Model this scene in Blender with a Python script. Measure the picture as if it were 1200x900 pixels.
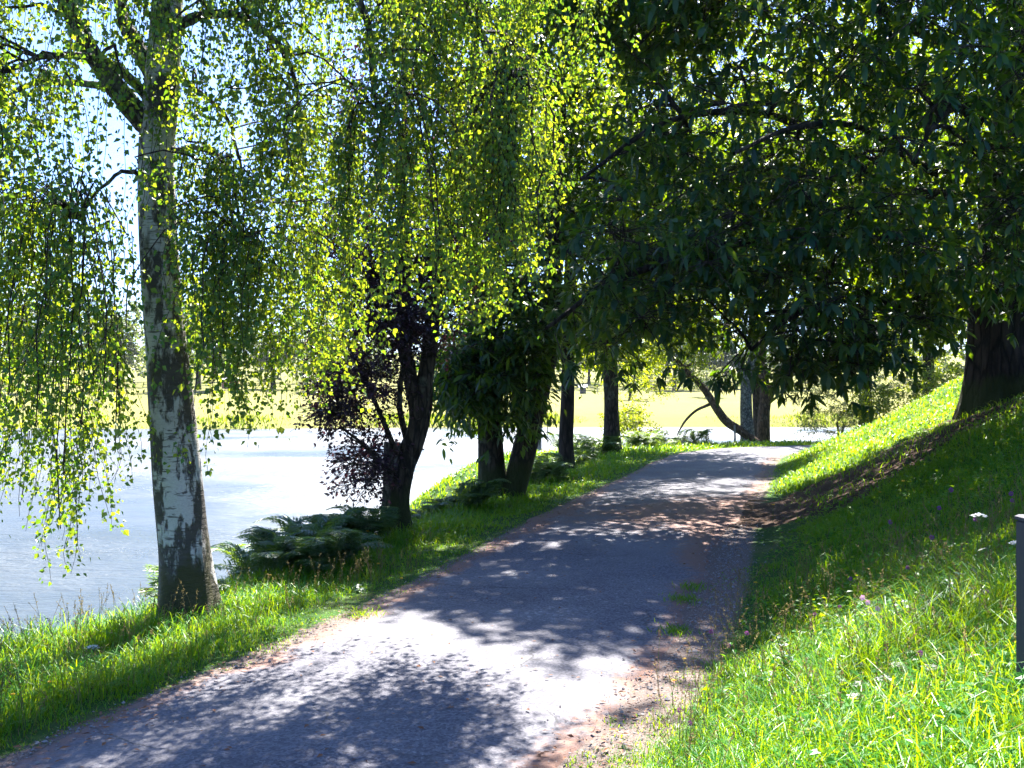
import bpy, math
import numpy as np
from mathutils import Vector

# ------------------------------------------------------------------ clear
for o in list(bpy.data.objects):
    bpy.data.objects.remove(o, do_unlink=True)
SC = bpy.context.scene
C = SC.collection
R = np.random.default_rng(11)

# ------------------------------------------------------------------ camera, light, exposure
F = 1153.0                       # focal length in photo pixels (photo is 1200 wide)
EYE = 1.6
HOR = 460.0
cam_d = bpy.data.cameras.new("camera")
cam = bpy.data.objects.new("camera", cam_d); C.objects.link(cam)
cam.location = (0, 0, EYE); cam.rotation_euler = (math.radians(90), 0, 0)
cam_d.sensor_width = 36.0; cam_d.lens = 36.0 * F / 1200.0
cam_d.shift_y = (HOR - 450.0) / 1200.0
cam_d.clip_start = 0.05; cam_d.clip_end = 3000
SC.camera = cam

SUN_EL, SUN_AZ = 54.0, 8.0       # degrees; azimuth from +Y towards +X
se, sa = math.radians(SUN_EL), math.radians(SUN_AZ)
SUNV = Vector((math.sin(sa) * math.cos(se), math.cos(sa) * math.cos(se), math.sin(se)))
W = bpy.data.worlds.new("World"); SC.world = W; W.use_nodes = True
nt = W.node_tree; nt.nodes.clear()
wo = nt.nodes.new("ShaderNodeOutputWorld"); wb = nt.nodes.new("ShaderNodeBackground")
sky = nt.nodes.new("ShaderNodeTexSky"); sky.sky_type = 'NISHITA'; sky.sun_disc = False
sky.sun_elevation = se; sky.sun_rotation = sa
sky.altitude = 200; sky.air_density = 1.0; sky.dust_density = 1.3; sky.ozone_density = 5.0
wb.inputs[1].default_value = 0.05
tint = nt.nodes.new("ShaderNodeMix"); tint.data_type = 'RGBA'; tint.blend_type = 'MULTIPLY'; tint.inputs[0].default_value = 1.0
tint.inputs[7].default_value = (0.80, 0.93, 1.26, 1)          # the camera's daylight white balance: blue shade, white sun
nt.links.new(sky.outputs[0], tint.inputs[6]); nt.links.new(tint.outputs[2], wb.inputs[0]); nt.links.new(wb.outputs[0], wo.inputs[0])
sun_d = bpy.data.lights.new("sun", 'SUN'); sun_d.energy = 5.0; sun_d.angle = math.radians(0.55)
sun_d.color = (1.0, 0.945, 0.88)
sun = bpy.data.objects.new("sun", sun_d); C.objects.link(sun)
sun.rotation_euler = (-SUNV).to_track_quat('-Z', 'Y').to_euler(); sun.location = (0, 0, 60)
SC.view_settings.view_transform = 'Standard'; SC.view_settings.look = 'None'
SC.view_settings.gamma = 1.0; SC.view_settings.use_curve_mapping = False
SC.view_settings.exposure = 2.8
SC.render.engine = 'CYCLES'
SC.cycles.max_bounces = 7; SC.cycles.diffuse_bounces = 3; SC.cycles.glossy_bounces = 3
SC.cycles.transmission_bounces = 4; SC.cycles.volume_bounces = 0; SC.cycles.transparent_max_bounces = 6
SC.cycles.use_denoising = True

# ------------------------------------------------------------------ helpers
def V(a): return np.asarray(a, float)
def P(x, y, Y):                  # a photo pixel at depth Y as a world point
    return np.array([(x - 600.0) / F * Y, Y, EYE + (HOR - y) / F * Y])
def px(p):                       # world points -> photo pixels
    p = np.atleast_2d(p); d = np.maximum(p[:, 1], 0.05)
    return 600 + p[:, 0] / d * F, HOR - (p[:, 2] - EYE) / d * F
def cr(pts, n):                  # Catmull-Rom resample
    p = V(pts); p = np.vstack([2 * p[0] - p[1], p, 2 * p[-1] - p[-2]])
    m = len(p) - 3; out = []
    for t in np.linspace(0, m - 1e-6, n):
        i = int(t); f = t - i; a, b, c, d = p[i:i + 4]
        out.append(0.5 * (2 * b + (c - a) * f + (2 * a - 5 * b + 4 * c - d) * f * f + (3 * b - a - 3 * c + d) * f ** 3))
    return np.array(out)
def unit(v): return v / np.maximum(np.linalg.norm(v, axis=-1, keepdims=True), 1e-9)
def smooth(a, b, x):
    t = np.clip((x - a) / (b - a), 0, 1); return t * t * (3 - 2 * t)
_W = np.random.default_rng(3)
_wk = _W.normal(size=(24, 2)); _wp = _W.uniform(0, 6.28, 24)
def wob(x, y, s=1.0):            # smooth 2-D noise from summed sines, about -1..1
    r = 0
    for i in range(0, 12): r = r + np.sin((_wk[i, 0] * x + _wk[i, 1] * y) * s * (1 + .17 * i) + _wp[i])
    return r / 4.5

class MB:
    """collects faces for ONE mesh object"""
    def __init__(s): s.v = []; s.f = []; s.n = 0
    def add(s, v, faces, mi=0):
        v = V(v).reshape(-1, 3); s.v.append(v)
        for f in (faces if isinstance(faces, list) else [faces]):
            s.f.append((np.asarray(f, np.int64) + s.n, mi))
        s.n += len(v); return s
    def build(s, name, mats, parent=None, shade=False, attrs=None):
        me = bpy.data.meshes.new(name); v = np.vstack(s.v)
        if parent is not None: v = v - V(parent.location)
        me.vertices.add(len(v)); me.vertices.foreach_set("co", v.astype(np.float32).ravel())
        loops = np.concatenate([f.ravel() for f, _ in s.f])
        cnt = np.concatenate([np.full(len(f), f.shape[1]) for f, _ in s.f])
        mi = np.concatenate([np.full(len(f), m) for f, m in s.f])
        me.loops.add(len(loops)); me.loops.foreach_set("vertex_index", loops.astype(np.int32))
        me.polygons.add(len(cnt))
        me.polygons.foreach_set("loop_start", np.concatenate([[0], np.cumsum(cnt)[:-1]]).astype(np.int32))
        me.polygons.foreach_set("material_index", mi.astype(np.int32))
        me.polygons.foreach_set("use_smooth", np.full(len(cnt), bool(shade)))
        for k, a in (attrs or {}).items():
            at = me.attributes.new(k, 'FLOAT', 'POINT'); at.data.foreach_set("value", np.asarray(a, np.float32))
        me.update(calc_edges=True); me.validate()
        for m in (mats if isinstance(mats, (list, tuple)) else [mats]): me.materials.append(m)
        ob = bpy.data.objects.new(name, me); C.objects.link(ob)
        if parent is not None: ob.parent = parent
        return ob

def tag(o, label=None, cat=None, group=None, kind=None):
    if label: o['label'] = label
    if cat: o['category'] = cat
    if group: o['group'] = group
    if kind: o['kind'] = kind
    return o
def thing(name, loc, label, cat, group=None):
    o = bpy.data.objects.new(name, None); C.objects.link(o); o.location = tuple(float(q) for q in loc)
    o.empty_display_size = .3
    return tag(o, label, cat, group)

def tube_batch(Pn, rn, sides=4):
    """Pn (n,K,3) polylines, rn (n,K) radii -> verts, quads"""
    n, K, _ = Pn.shape
    t = unit(np.gradient(Pn, axis=1)); d = unit(Pn[:, -1] - Pn[:, 0])
    ref = np.where(np.abs(d[:, 2:3]) > .7, np.array([[0.83, .55, 0.1]]), np.array([[.1, .15, 1.]]))
    u = unit(np.cross(t, ref[:, None, :])); w = np.cross(t, u)
    a = np.arange(sides) * 2 * math.pi / sides
    v = Pn[:, :, None, :] + rn[:, :, None, None] * (u[:, :, None, :] * np.cos(a)[None, None, :, None] + w[:, :, None, :] * np.sin(a)[None, None, :, None])
    i = np.arange(n)[:, None, None] * K * sides; k = np.arange(K - 1)[None, :, None] * sides; j = np.arange(sides)[None, None, :]
    q = np.stack([i + k + j, i + k + (j + 1) % sides, i + k + sides + (j + 1) % sides, i + k + sides + j], -1).reshape(-1, 4)
    return v.reshape(-1, 3), q
def trunk_tube(pts, rad, n=60, sides=28, flare=.5, bump=.05, seed=0, lobes=5):
    """one thick trunk, uneven, with root flare"""
    rg = np.random.default_rng(seed)
    p = cr(pts, n); r = np.interp(np.linspace(0, 1, n), np.linspace(0, 1, len(rad)), rad)
    h = np.concatenate([[0], np.cumsum(np.linalg.norm(np.diff(p, axis=0), axis=1))])
    t = unit(np.gradient(p, axis=0)); u = unit(np.cross(t, np.array([0.05, 1, 0.02]))); w = np.cross(t, u)
    a = np.arange(sides) * 2 * math.pi / sides; A, H = np.meshgrid(a, h)
    m = np.zeros_like(A)
    for i in range(9):
        m += np.sin(A * rg.integers(1, 6) + H * rg.uniform(-5, 5) + rg.uniform(0, 6.3)) * rg.uniform(.3, 1)
    rr = r[:, None] * (1 + bump * m / 2.2 + flare * np.exp(-H / (r[0] * 1.1)) * (1 + .55 * np.sin(A * lobes + rg.uniform(0, 6))))
    v = p[:, None, :] + rr[..., None] * (u[:, None, :] * np.cos(A)[..., None] + w[:, None, :] * np.sin(A)[..., None])
    i = np.arange(n - 1)[:, None] * sides; j = np.arange(sides)[None, :]
    q = np.stack([i + j, i + (j + 1) % sides, i + sides + (j + 1) % sides, i + sides + j], -1).reshape(-1, 4)
    return v.reshape(-1, 3), q
def leaf4(p, d, nrm, L, Wd, wide=.4, cup=.12):
    """rhombic leaves, folded a little along the midrib"""
    d = unit(d); s = unit(np.cross(d, nrm)); nn = np.cross(s, d)
    L = L[:, None]; Wd = Wd[:, None]
    m = p + d * L * wide
    v = np.stack([p, m + s * Wd * .5 + nn * Wd * cup, p + d * L - nn * L * .08, m - s * Wd * .5 + nn * Wd * cup], 1)
    q = np.arange(len(p) * 4).reshape(-1, 4)
    return v.reshape(-1, 3), np.concatenate([q[:, [0, 1, 2]], q[:, [0, 2, 3]]])
def leaf6(p, d, nrm, L, Wd, droop=.25):
    """long lance-shaped leaves that bend down"""
    d = unit(d); s = unit(np.cross(d, nrm)); L = L[:, None]; Wd = Wd[:, None]
    dn = np.array([0, 0, -1.0])
    a = p + d * L * .36 + dn * L * droop * .12; b = p + d * L * .7 + dn * L * droop * .45
    tip = p + d * L * .95 + dn * L * droop
    v = np.stack([p, a + s * Wd * .48, a - s * Wd * .48, b + s * Wd * .42, b - s * Wd * .42, tip], 1)
    o = (np.arange(len(p)) * 6)[:, None]
    return v.reshape(-1, 3), [np.concatenate([o + [0, 2, 1], o + [3, 4, 5]]), o + [1, 2, 4, 3]]

# ------------------------------------------------------------------ materials
def mat(name):
    m = bpy.data.materials.new(name); m.use_nodes = True; m.node_tree.nodes.clear()
    return m, m.node_tree
def N(t, kind, **kw):
    n = t.nodes.new(kind)
    for k, v in kw.items(): setattr(n, k, v)
    return n
def noise(t, scale, detail=4, rough=.6, vec=None):
    n = N(t, "ShaderNodeTexNoise"); n.inputs['Scale'].default_value = scale
    n.inputs['Detail'].default_value = detail; n.inputs['Roughness'].default_value = rough
    if vec is not None: t.links.new(vec, n.inputs['Vector'])
    return n
def ramp(t, src, stops):
    r = N(t, "ShaderNodeValToRGB"); e = r.color_ramp.elements
    while len(e) > 1: e.remove(e[-1])
    e[0].position = stops[0][0]; e[0].color = (*stops[0][1], 1)
    for p, c in stops[1:]:
        q = e.new(p); q.color = (*c, 1)
    t.links.new(src, r.inputs[0]); return r
def mix(t, fac, a, b, mode='MIX'):
    m = N(t, "ShaderNodeMix", data_type='RGBA', blend_type=mode)
    if isinstance(fac, (int, float)): m.inputs[0].default_value = fac
    else: t.links.new(fac, m.inputs[0])
    for k, c in ((6, a), (7, b)):
        if isinstance(c, tuple): m.inputs[k].default_value = (*c, 1)
        else: t.links.new(c, m.inputs[k])
    return m.outputs[2]
def math_n(t, op, a, b=0.0, clamp=False):
    m = N(t, "ShaderNodeMath", operation=op, use_clamp=clamp)
    for k, c in ((0, a), (1, b)):
        if isinstance(c, (int, float)): m.inputs[k].default_value = c
        else: t.links.new(c, m.inputs[k])
    return m.outputs[0]
def maprange(t, v, a, b, c=0.0, d=1.0):
    m = N(t, "ShaderNodeMapRange", interpolation_type='SMOOTHSTEP'); t.links.new(v, m.inputs[0])
    for i, q in enumerate((a, b, c, d)): m.inputs[i + 1].default_value = q
    return m.outputs[0]
def objvec(t, scale=(1, 1, 1), kind='Object'):
    c = N(t, "ShaderNodeTexCoord"); m = N(t, "ShaderNodeMapping"); m.inputs['Scale'].default_value = scale
    t.links.new(c.outputs[kind], m.inputs[0]); return m.outputs[0]
def finish(t, color, rough=.8, bump=None, bs=.3, bd=.02, spec=.5, rough_sock=None):
    b = N(t, "ShaderNodeBsdfPrincipled"); o = N(t, "ShaderNodeOutputMaterial")
    if isinstance(color, tuple): b.inputs['Base Color'].default_value = (*color, 1)
    else: t.links.new(color, b.inputs['Base Color'])
    b.inputs['Roughness'].default_value = rough; b.inputs['Specular IOR Level'].default_value = spec
    if rough_sock is not None: t.links.new(rough_sock, b.inputs['Roughness'])
    if bump is not None:
        n = N(t, "ShaderNodeBump"); n.inputs['Strength'].default_value = bs; n.inputs['Distance'].default_value = bd
        t.links.new(bump, n.inputs['Height']); t.links.new(n.outputs[0], b.inputs['Normal'])
    t.links.new(b.outputs[0], o.inputs[0]); return b

def leaf_mat(name, c_lo, c_hi, t_lo, t_hi, rough=.45, spec=.5, w=.5, patch=.35):
    """thin leaf: diffuse + translucent + a waxy gloss, varied from leaf to leaf"""
    m, t = mat(name)
    g = N(t, "ShaderNodeNewGeometry"); rnd = g.outputs['Random Per Island']
    n = noise(t, patch, 2, .5, objvec(t)); r = mix(t, .45, rnd, n.outputs[0])
    r = maprange(t, r, .22, .78)
    col = mix(t, r, c_lo, c_hi); tr = mix(t, r, t_lo, t_hi)
    b = N(t, "ShaderNodeBsdfPrincipled"); t.links.new(col, b.inputs['Base Color'])
    b.inputs['Roughness'].default_value = rough; b.inputs['Specular IOR Level'].default_value = spec
    tl = N(t, "ShaderNodeBsdfTranslucent"); t.links.new(tr, tl.inputs[0])
    mx = N(t, "ShaderNodeMixShader"); mx.inputs[0].default_value = w
    t.links.new(b.outputs[0], mx.inputs[1]); t.links.new(tl.outputs[0], mx.inputs[2])
    o = N(t, "ShaderNodeOutputMaterial"); t.links.new(mx.outputs[0], o.inputs[0]); return m

M = {}
M['birch_leaf'] = leaf_mat('birch_leaf', (.012, .075, .040), (.035, .11, .030), (.14, .28, .010), (.40, .46, .014), w=.56)
M['chestnut_leaf'] = leaf_mat('chestnut_leaf', (.005, .038, .026), (.011, .068, .030), (.09, .20, .002), (.27, .37, .004), rough=.40, spec=.28, w=.42)
M['green_leaf'] = leaf_mat('green_leaf', (.016, .055, .014), (.04, .095, .018), (.16, .25, .006), (.34, .40, .010), rough=.42, w=.5)
M['bright_leaf'] = leaf_mat('bright_leaf', (.03, .09, .010), (.06, .13, .014), (.30, .40, .006), (.52, .54, .01), w=.6)
M['plum_leaf'] = leaf_mat('plum_leaf', (.014, .008, .020), (.034, .014, .034), (.05, .012, .02), (.12, .03, .035), w=.35)
M['willow_leaf'] = leaf_mat('willow_leaf', (.05, .09, .045), (.08, .12, .05), (.22, .28, .04), (.36, .38, .06), w=.45)
M['far_leaf'] = leaf_mat('far_leaf', (.03, .06, .022), (.06, .10, .03), (.10, .15, .02), (.22, .27, .03), w=.4, patch=.05)
M['fern_leaf'] = leaf_mat('fern_leaf', (.026, .085, .058), (.05, .12, .065), (.14, .26, .012), (.28, .38, .018), w=.45, rough=.4)
M['grass_blade'] = leaf_mat('grass_blade', (.012, .15, .011), (.045, .21, .011), (.17, .34, .002), (.38, .48, .004), w=.5, rough=.42, spec=.28, patch=.6)
M['straw'] = leaf_mat('straw', (.16, .12, .05), (.24, .19, .09), (.2, .15, .06), (.3, .24, .1), w=.4, rough=.8, spec=.1)
M['litter_leaf'] = leaf_mat('litter_leaf', (.12, .045, .02), (.26, .11, .045), (.08, .03, .01), (.16, .07, .03), w=.2, rough=.7)

def bark(name, dark, light, sc=(9, 9, 2.2), moss=(.03, .04, .008), moss_h=0.0, lich=.0):
    m, t = mat(name); v = objvec(t, sc)
    n1 = noise(t, 2.2, 8, .65, v); vo = N(t, "ShaderNodeTexVoronoi", feature='DISTANCE_TO_EDGE')
    vo.inputs['Scale'].default_value = 2.6; 
    dist = mix(t, .35, v, n1.outputs[1]); t.links.new(dist, vo.inputs['Vector'])
    crack = maprange(t, vo.outputs[0], .0, .22)
    col = mix(t, crack, tuple(q * .45 for q in dark), mix(t, maprange(t, n1.outputs[0], .35, .65), dark, light))
    n2 = noise(t, 3.0, 5, .6, objvec(t))
    if lich: col = mix(t, maprange(t, n2.outputs[0], .57, .68, 0, lich), col, (.22, .24, .19))
    n3 = noise(t, 1.6, 5, .6, objvec(t, (1, 1, .6)))
    if moss_h:
        z = N(t, "ShaderNodeSeparateXYZ"); t.links.new(objvec(t), z.inputs[0])
        k = math_n(t, 'ADD', maprange(t, z.outputs[2], moss_h, 0, 0, .5), n3.outputs[0])
        col = mix(t, maprange(t, k, .62, .85, 0, .9), col, moss)
    h = math_n(t, 'ADD', math_n(t, 'MULTIPLY', crack, .8), math_n(t, 'MULTIPLY', n1.outputs[0], .6))
    finish(t, col, .9, h, .8, .03, .25); return m
M['bark_brown'] = bark('bark_brown', (.030, .021, .014), (.075, .054, .038), moss_h=1.2, lich=.35)
M['bark_grey'] = bark('bark_grey', (.09, .085, .07), (.19, .175, .145), moss_h=1.0, lich=.7)
M['bark_pale'] = bark('bark_pale', (.13, .12, .10), (.28, .26, .22), sc=(7, 7, 5), lich=.6)
M['bark_warm'] = bark('bark_warm', (.09, .055, .03), (.17, .105, .06), lich=.3)
M['bark_dark'] = bark('bark_dark', (.018, .012, .009), (.045, .031, .023), sc=(5, 5, 1.1), moss_h=.8)
M['twig'] = bark('twig', (.035, .024, .018), (.07, .05, .04), sc=(20, 20, 8))

def birch_bark():
    m, t = mat('birch_bark'); v = objvec(t)
    z = N(t, "ShaderNodeSeparateXYZ"); t.links.new(v, z.inputs[0]); zz = z.outputs[2]
    big = noise(t, 1.7, 6, .62, objvec(t, (1.3, 1.3, .75)))
    mid = noise(t, 8.5, 6, .65, objvec(t, (1, 1, .36)))
    lent = noise(t, 7, 5, .6, objvec(t, (1, 1, 9)))
    pat = noise(t, 9, 4, .6, objvec(t, (1, 1, 3.2)))
    fine = noise(t, 60, 3, .6, objvec(t, (1, 1, 2)))
    white = mix(t, fine.outputs[0], (.30, .285, .27), (.56, .54, .515))
    white = mix(t, maprange(t, big.outputs[0], .35, .75, 0, .65), white, (.30, .27, .235))
    col = mix(t, maprange(t, lent.outputs[0], .56, .64, 0, .85), white, (.06, .052, .045))
    col = mix(t, maprange(t, pat.outputs[0], .60, .68, 0, .9), col, (.045, .04, .036))
    # rough dark fissured plates that take over towards the foot
    low = math_n(t, 'ADD', maprange(t, zz, .8, .0, 0, .08), maprange(t, zz, 3.4, 1.2, 0, .035))
    k = math_n(t, 'ADD', math_n(t, 'ADD', math_n(t, 'MULTIPLY', mid.outputs[0], .62), math_n(t, 'MULTIPLY', big.outputs[0], .38)), low)
    fis = maprange(t, k, .505, .55)
    col = mix(t, fis, col, mix(t, pat.outputs[0], (.022, .02, .018), (.10, .088, .076)))
    ms = noise(t, 2.3, 6, .6, objvec(t, (1.2, 1.2, .5)))
    mk = math_n(t, 'ADD', ms.outputs[0], maprange(t, zz, 1.0, 0, 0, .2))
    mk = math_n(t, 'ADD', mk, .03)
    col = mix(t, maprange(t, mk, .60, .70, 0, .92), col, mix(t, fine.outputs[0], (.022, .022, .006), (.06, .055, .016)))
    lich = noise(t, 5, 4, .6, objvec(t)); col = mix(t, maprange(t, lich.outputs[0], .64, .70, 0, .5), col, (.20, .23, .19))
    h = math_n(t, 'SUBTRACT', math_n(t, 'MULTIPLY', fine.outputs[0], .25), math_n(t, 'MULTIPLY', fis, math_n(t, 'ADD', pat.outputs[0], .35)))
    finish(t, col, .75, h, .9, .025, .3); return m
M['birch_bark'] = birch_bark()

def asphalt():
    m, t = mat('asphalt'); v = objvec(t)
    a = N(t, "ShaderNodeAttribute"); a.attribute_name = 'edge'
    li = N(t, "ShaderNodeAttribute"); li.attribute_name = 'litter'
    n1 = noise(t, 150, 3, .7, v); n2 = noise(t, 3.2, 6, .62, v); n3 = noise(t, .55, 3, .5, v)
    vo = N(t, "ShaderNodeTexVoronoi"); vo.inputs['Scale'].default_value = 75; t.links.new(v, vo.inputs['Vector'])
    grit = mix(t, maprange(t, vo.outputs[1], .1, .9), (.038, .039, .052), (.15, .147, .165))
    base = mix(t, maprange(t, n1.outputs[0], .35, .65), mix(t, .5, grit, (.065, .064, .078)), grit)
    base = mix(t, maprange(t, n3.outputs[0], .35, .7, 0, .5), base, (.17, .165, .172))
    base = mix(t, maprange(t, n2.outputs[0], .52, .70, 0, .55), base, (.07, .068, .08))
    # pale worn scabs along the middle
    wv = noise(t, 22, 5, .7, v); ws = math_n(t, 'ADD', math_n(t, 'MULTIPLY', wv.outputs[0], .6), math_n(t, 'MULTIPLY', noise(t, 1.1, 3, .5, v).outputs[0], .4))
    base = mix(t, maprange(t, ws, .585, .62, 0, .6), base, (.27, .275, .28))
    # fine cracks
    ck = N(t, "ShaderNodeTexVoronoi", feature='DISTANCE_TO_EDGE'); ck.inputs['Scale'].default_value = 1.3
    t.links.new(mix(t, .18, v, noise(t, 3, 5, .6, v).outputs[1]), ck.inputs['Vector'])
    cm = math_n(t, 'MULTIPLY', maprange(t, ck.outputs[0], .0, .012, 1, 0), maprange(t, noise(t, .8, 2, .5, v).outputs[0], .5, .6))
    base = mix(t, math_n(t, 'MULTIPLY', cm, .75), base, (.03, .03, .03))
    # brown needles and earth over the edges and under the big tree
    nn = noise(t, 14, 6, .72, v); n4 = noise(t, 1.5, 5, .6, v)
    k = math_n(t, 'ADD', math_n(t, 'ADD', a.outputs['Fac'], li.outputs['Fac']), math_n(t, 'MULTIPLY', math_n(t, 'SUBTRACT', math_n(t, 'ADD', math_n(t, 'MULTIPLY', nn.outputs[0], .5), math_n(t, 'MULTIPLY', n4.outputs[0], .5)), .5), 2.2))
    base = mix(t, maprange(t, k, .45, .85, 0, .85), base, mix(t, nn.outputs[0], (.10, .042, .024), (.24, .14, .10)))
    h = math_n(t, 'ADD', math_n(t, 'MULTIPLY', vo.outputs[0], .8), n1.outputs[0])
    finish(t, base, .88, h, .5, .006, .3); return m
M['asphalt'] = asphalt()

def ground_mat():
    m, t = mat('ground'); v = objvec(t)
    s = N(t, "ShaderNodeAttribute"); s.attribute_name = 'verge'      # 0 path shoulder .. 1 grass
    b = N(t, "ShaderNodeAttribute"); b.attribute_name = 'bare'
    f = N(t, "ShaderNodeAttribute"); f.attribute_name = 'far'
    n1 = noise(t, 18, 6, .7, v); n2 = noise(t, 1.3, 4, .6, v); n0 = noise(t, 90, 3, .7, v)
    grass = mix(t, n1.outputs[0], (.012, .05, .006), (.04, .09, .012))
    grass = mix(t, maprange(t, n2.outputs[0], .5, .75, 0, .5), grass, (.12, .10, .045))
    soil = mix(t, n1.outputs[0], (.065, .045, .036), (.17, .13, .11))
    soil = mix(t, maprange(t, n0.outputs[0], .5, .62, 0, .6), soil, (.24, .215, .20))
    k = math_n(t, 'ADD', s.outputs['Fac'], math_n(t, 'MULTIPLY', math_n(t, 'SUBTRACT', n1.outputs[0], .5), .9))
    col = mix(t, maprange(t, k, .35, .65), soil, grass)
    dirt = mix(t, n1.outputs[0], (.018, .010, .006), (.065, .034, .018))
    kb = math_n(t, 'ADD', b.outputs['Fac'], math_n(t, 'MULTIPLY', math_n(t, 'SUBTRACT', n1.outputs[0], .5), .7))
    col = mix(t, maprange(t, kb, .35, .65), col, dirt)
    past = mix(t, noise(t, .06, 5, .6, v).outputs[0], (.075, .11, .014), (.22, .18, .04))
    past = mix(t, maprange(t, noise(t, .9, 4, .7, v).outputs[0], .45, .7, 0, .3), past, (.12, .15, .04))
    col = mix(t, f.outputs['Fac'], col, past)
    finish(t, col, .95, math_n(t, 'ADD', n1.outputs[0], n0.outputs[0]), .6, .02, .15); return m
M['ground'] = ground_mat()

def water_mat():
    m, t = mat('lake_water'); v = objvec(t, (.55, 1.5, 1))
    n1 = noise(t, 2.6, 5, .65, v); n2 = noise(t, .35, 3, .55, v); pa = noise(t, .05, 3, .5, objvec(t))
    h = math_n(t, 'ADD', math_n(t, 'MULTIPLY', n1.outputs[0], maprange(t, pa.outputs[0], .35, .65, .25, 1.0)), math_n(t, 'MULTIPLY', n2.outputs[0], .5))
    bs = finish(t, (.035, .045, .045), .05, h, .7, .30, .5)
    bs.inputs['IOR'].default_value = 1.333
    rg = math_n(t, 'ADD', math_n(t, 'MULTIPLY', pa.outputs[0], .5), math_n(t, 'MULTIPLY', noise(t, .12, 4, .6, objvec(t, (.9, 1.0, 1))).outputs[0], .5))
    t.links.new(maprange(t, rg, .32, .58, .16, .43), bs.inputs['Roughness'])
    return m
M['water'] = water_mat()
def plain(name, c1, c2, rough=.6, scale=20, sc=(1, 1, 1)):
    m, t = mat(name); n = noise(t, scale, 5, .6, objvec(t, sc))
    finish(t, mix(t, n.outputs[0], c1, c2), rough, n.outputs[0], .3, .01, .4); return m
M['post_wood'] = plain('post_wood', (.022, .023, .032), (.05, .05, .065), .7, 12, (6, 6, .5))
M['old_wood'] = plain('old_wood', (.12, .105, .09), (.24, .22, .19), .85, 9, (5, 5, .6))
M['cut_wood'] = plain('cut_wood', (.16, .12, .08), (.28, .22, .15), .85, 14)
M['shed_wall'] = plain('shed_wall', (.20, .07, .045), (.30, .12, .08), .85, 5)
M['shed_roof'] = plain('shed_roof', (.20, .22, .26), (.30, .32, .36), .6, 5)
M['stone'] = plain('stone', (.13, .12, .12), (.30, .28, .265), .85, 9)
def petal(name, c, tr):
    return leaf_mat(name, tuple(.8 * q for q in c), c, tuple(.8 * q for q in tr), tr, w=.35, rough=.6)
M['white_petal'] = petal('white_petal', (.78, .78, .74), (.6, .6, .55))
M['pink_petal'] = petal('pink_petal', (.72, .42, .62), (.6, .3, .5))
M['clover'] = petal('clover', (.32, .09, .30), (.3, .08, .25))
M['yellow_petal'] = petal('yellow_petal', (.80, .50, .02), (.6, .38, .01))
M['seed_head'] = petal('seed_head', (.16, .09, .05), (.08, .05, .02))
M['stem_green'] = leaf_mat('stem_green', (.05, .10, .02), (.09, .14, .03), (.16, .25, .02), (.25, .34, .03), w=.3)

# ------------------------------------------------------------------ terrain
CL = V([(-5.2, -9), (-3.7, -4), (-2.35, 0), (-0.89, 4.2), (.33, 7.7), (1.83, 13.2), (3.4, 18.4), (4.75, 23), (5.75, 25.6), (7.1, 27.4), (9.2, 28.6), (11.8, 29.2), (15.5, 29.7), (25, 30.5), (48, 32), (90, 35)])
CLs = cr(np.c_[CL, np.zeros(len(CL))], 420)[:, :2]
def sdist(X, Y):
    """signed distance to the path's middle, right positive, and position along it"""
    X = np.asarray(X, float).ravel(); Y = np.asarray(Y, float).ravel(); out = np.empty(len(X)); idx = np.empty(len(X), int)
    a = CLs[:-1]; ab = CLs[1:] - a; l2 = (ab ** 2).sum(1)
    for i in range(0, len(X), 20000):
        p = np.c_[X[i:i + 20000], Y[i:i + 20000]]; ap = p[:, None, :] - a[None]
        t = np.clip((ap * ab).sum(2) / l2, 0, 1); d = ap - t[..., None] * ab
        dd = (d ** 2).sum(2); k = dd.argmin(1); r = np.arange(len(p))
        cz = ab[k, 0] * ap[r, k, 1] - ab[k, 1] * ap[r, k, 0]
        out[i:i + 20000] = -np.sign(cz) * np.sqrt(dd[r, k]); idx[i:i + 20000] = k
    return out, idx
WATER = -2.2
def shore_y(X): return 106 + 3.5 * np.sin(X / 31.) + 2 * np.sin(X / 11. + 1)
def height(X, Y, s=None):
    X = np.asarray(X, float).ravel(); Y = np.asarray(Y, float).ravel()
    if s is None: s, _ = sdist(X, Y)
    z = np.zeros(len(X))
    # right-hand bank
    b = np.clip(s - 1.35, 0, None)
    bank = .44 * (b - .35 * (1 - np.exp(-b / .35)))
    bank = np.where(b > 7, .44 * 6.65 + (b - 7) * .12, bank)
    bank *= 1 + .10 * wob(X, Y, .35)
    z += np.where(s > 0, np.minimum(bank, 4.2 + .01 * b), 0)
    # left-hand verge, then down to the lake
    crest = 2.75 + 4.5 * smooth(23, 30, Y) + .25 * wob(X, Y, .5)
    l = np.clip(-s - 1.2, 0, None)
    left = -.055 * l - np.where(-s > crest, .62 * (-s - crest - .35 * (1 - np.exp(-np.clip(-s - crest, 0, None) / .35))), 0)
    z += np.where(s < 0, np.maximum(left, -4.5), 0)
    z += .018 * wob(X, Y, 1.4) * smooth(1.2, 2.2, np.abs(s)) * 2
    # far side of the lake
    e = Y - shore_y(X)
    far = np.where(e > 0, WATER + 1.1 * (1 - np.exp(-np.clip(e, 0, None) / 1.2)) + np.clip(e, 0, None) * .036 + np.clip(e - 100, 0, None) * .02 + .5 * wob(X, Y, .035) * smooth(0, 30, e), np.maximum(-4.5, WATER + e * .4))
    w = smooth(60, 75, Y)
    return np.where(Y > 60, far * w + np.minimum(z, -3) * (1 - w) if False else np.where(e > -6, far, -4.5), z)
def gz(x, y): return float(height([x], [y])[0])

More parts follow.
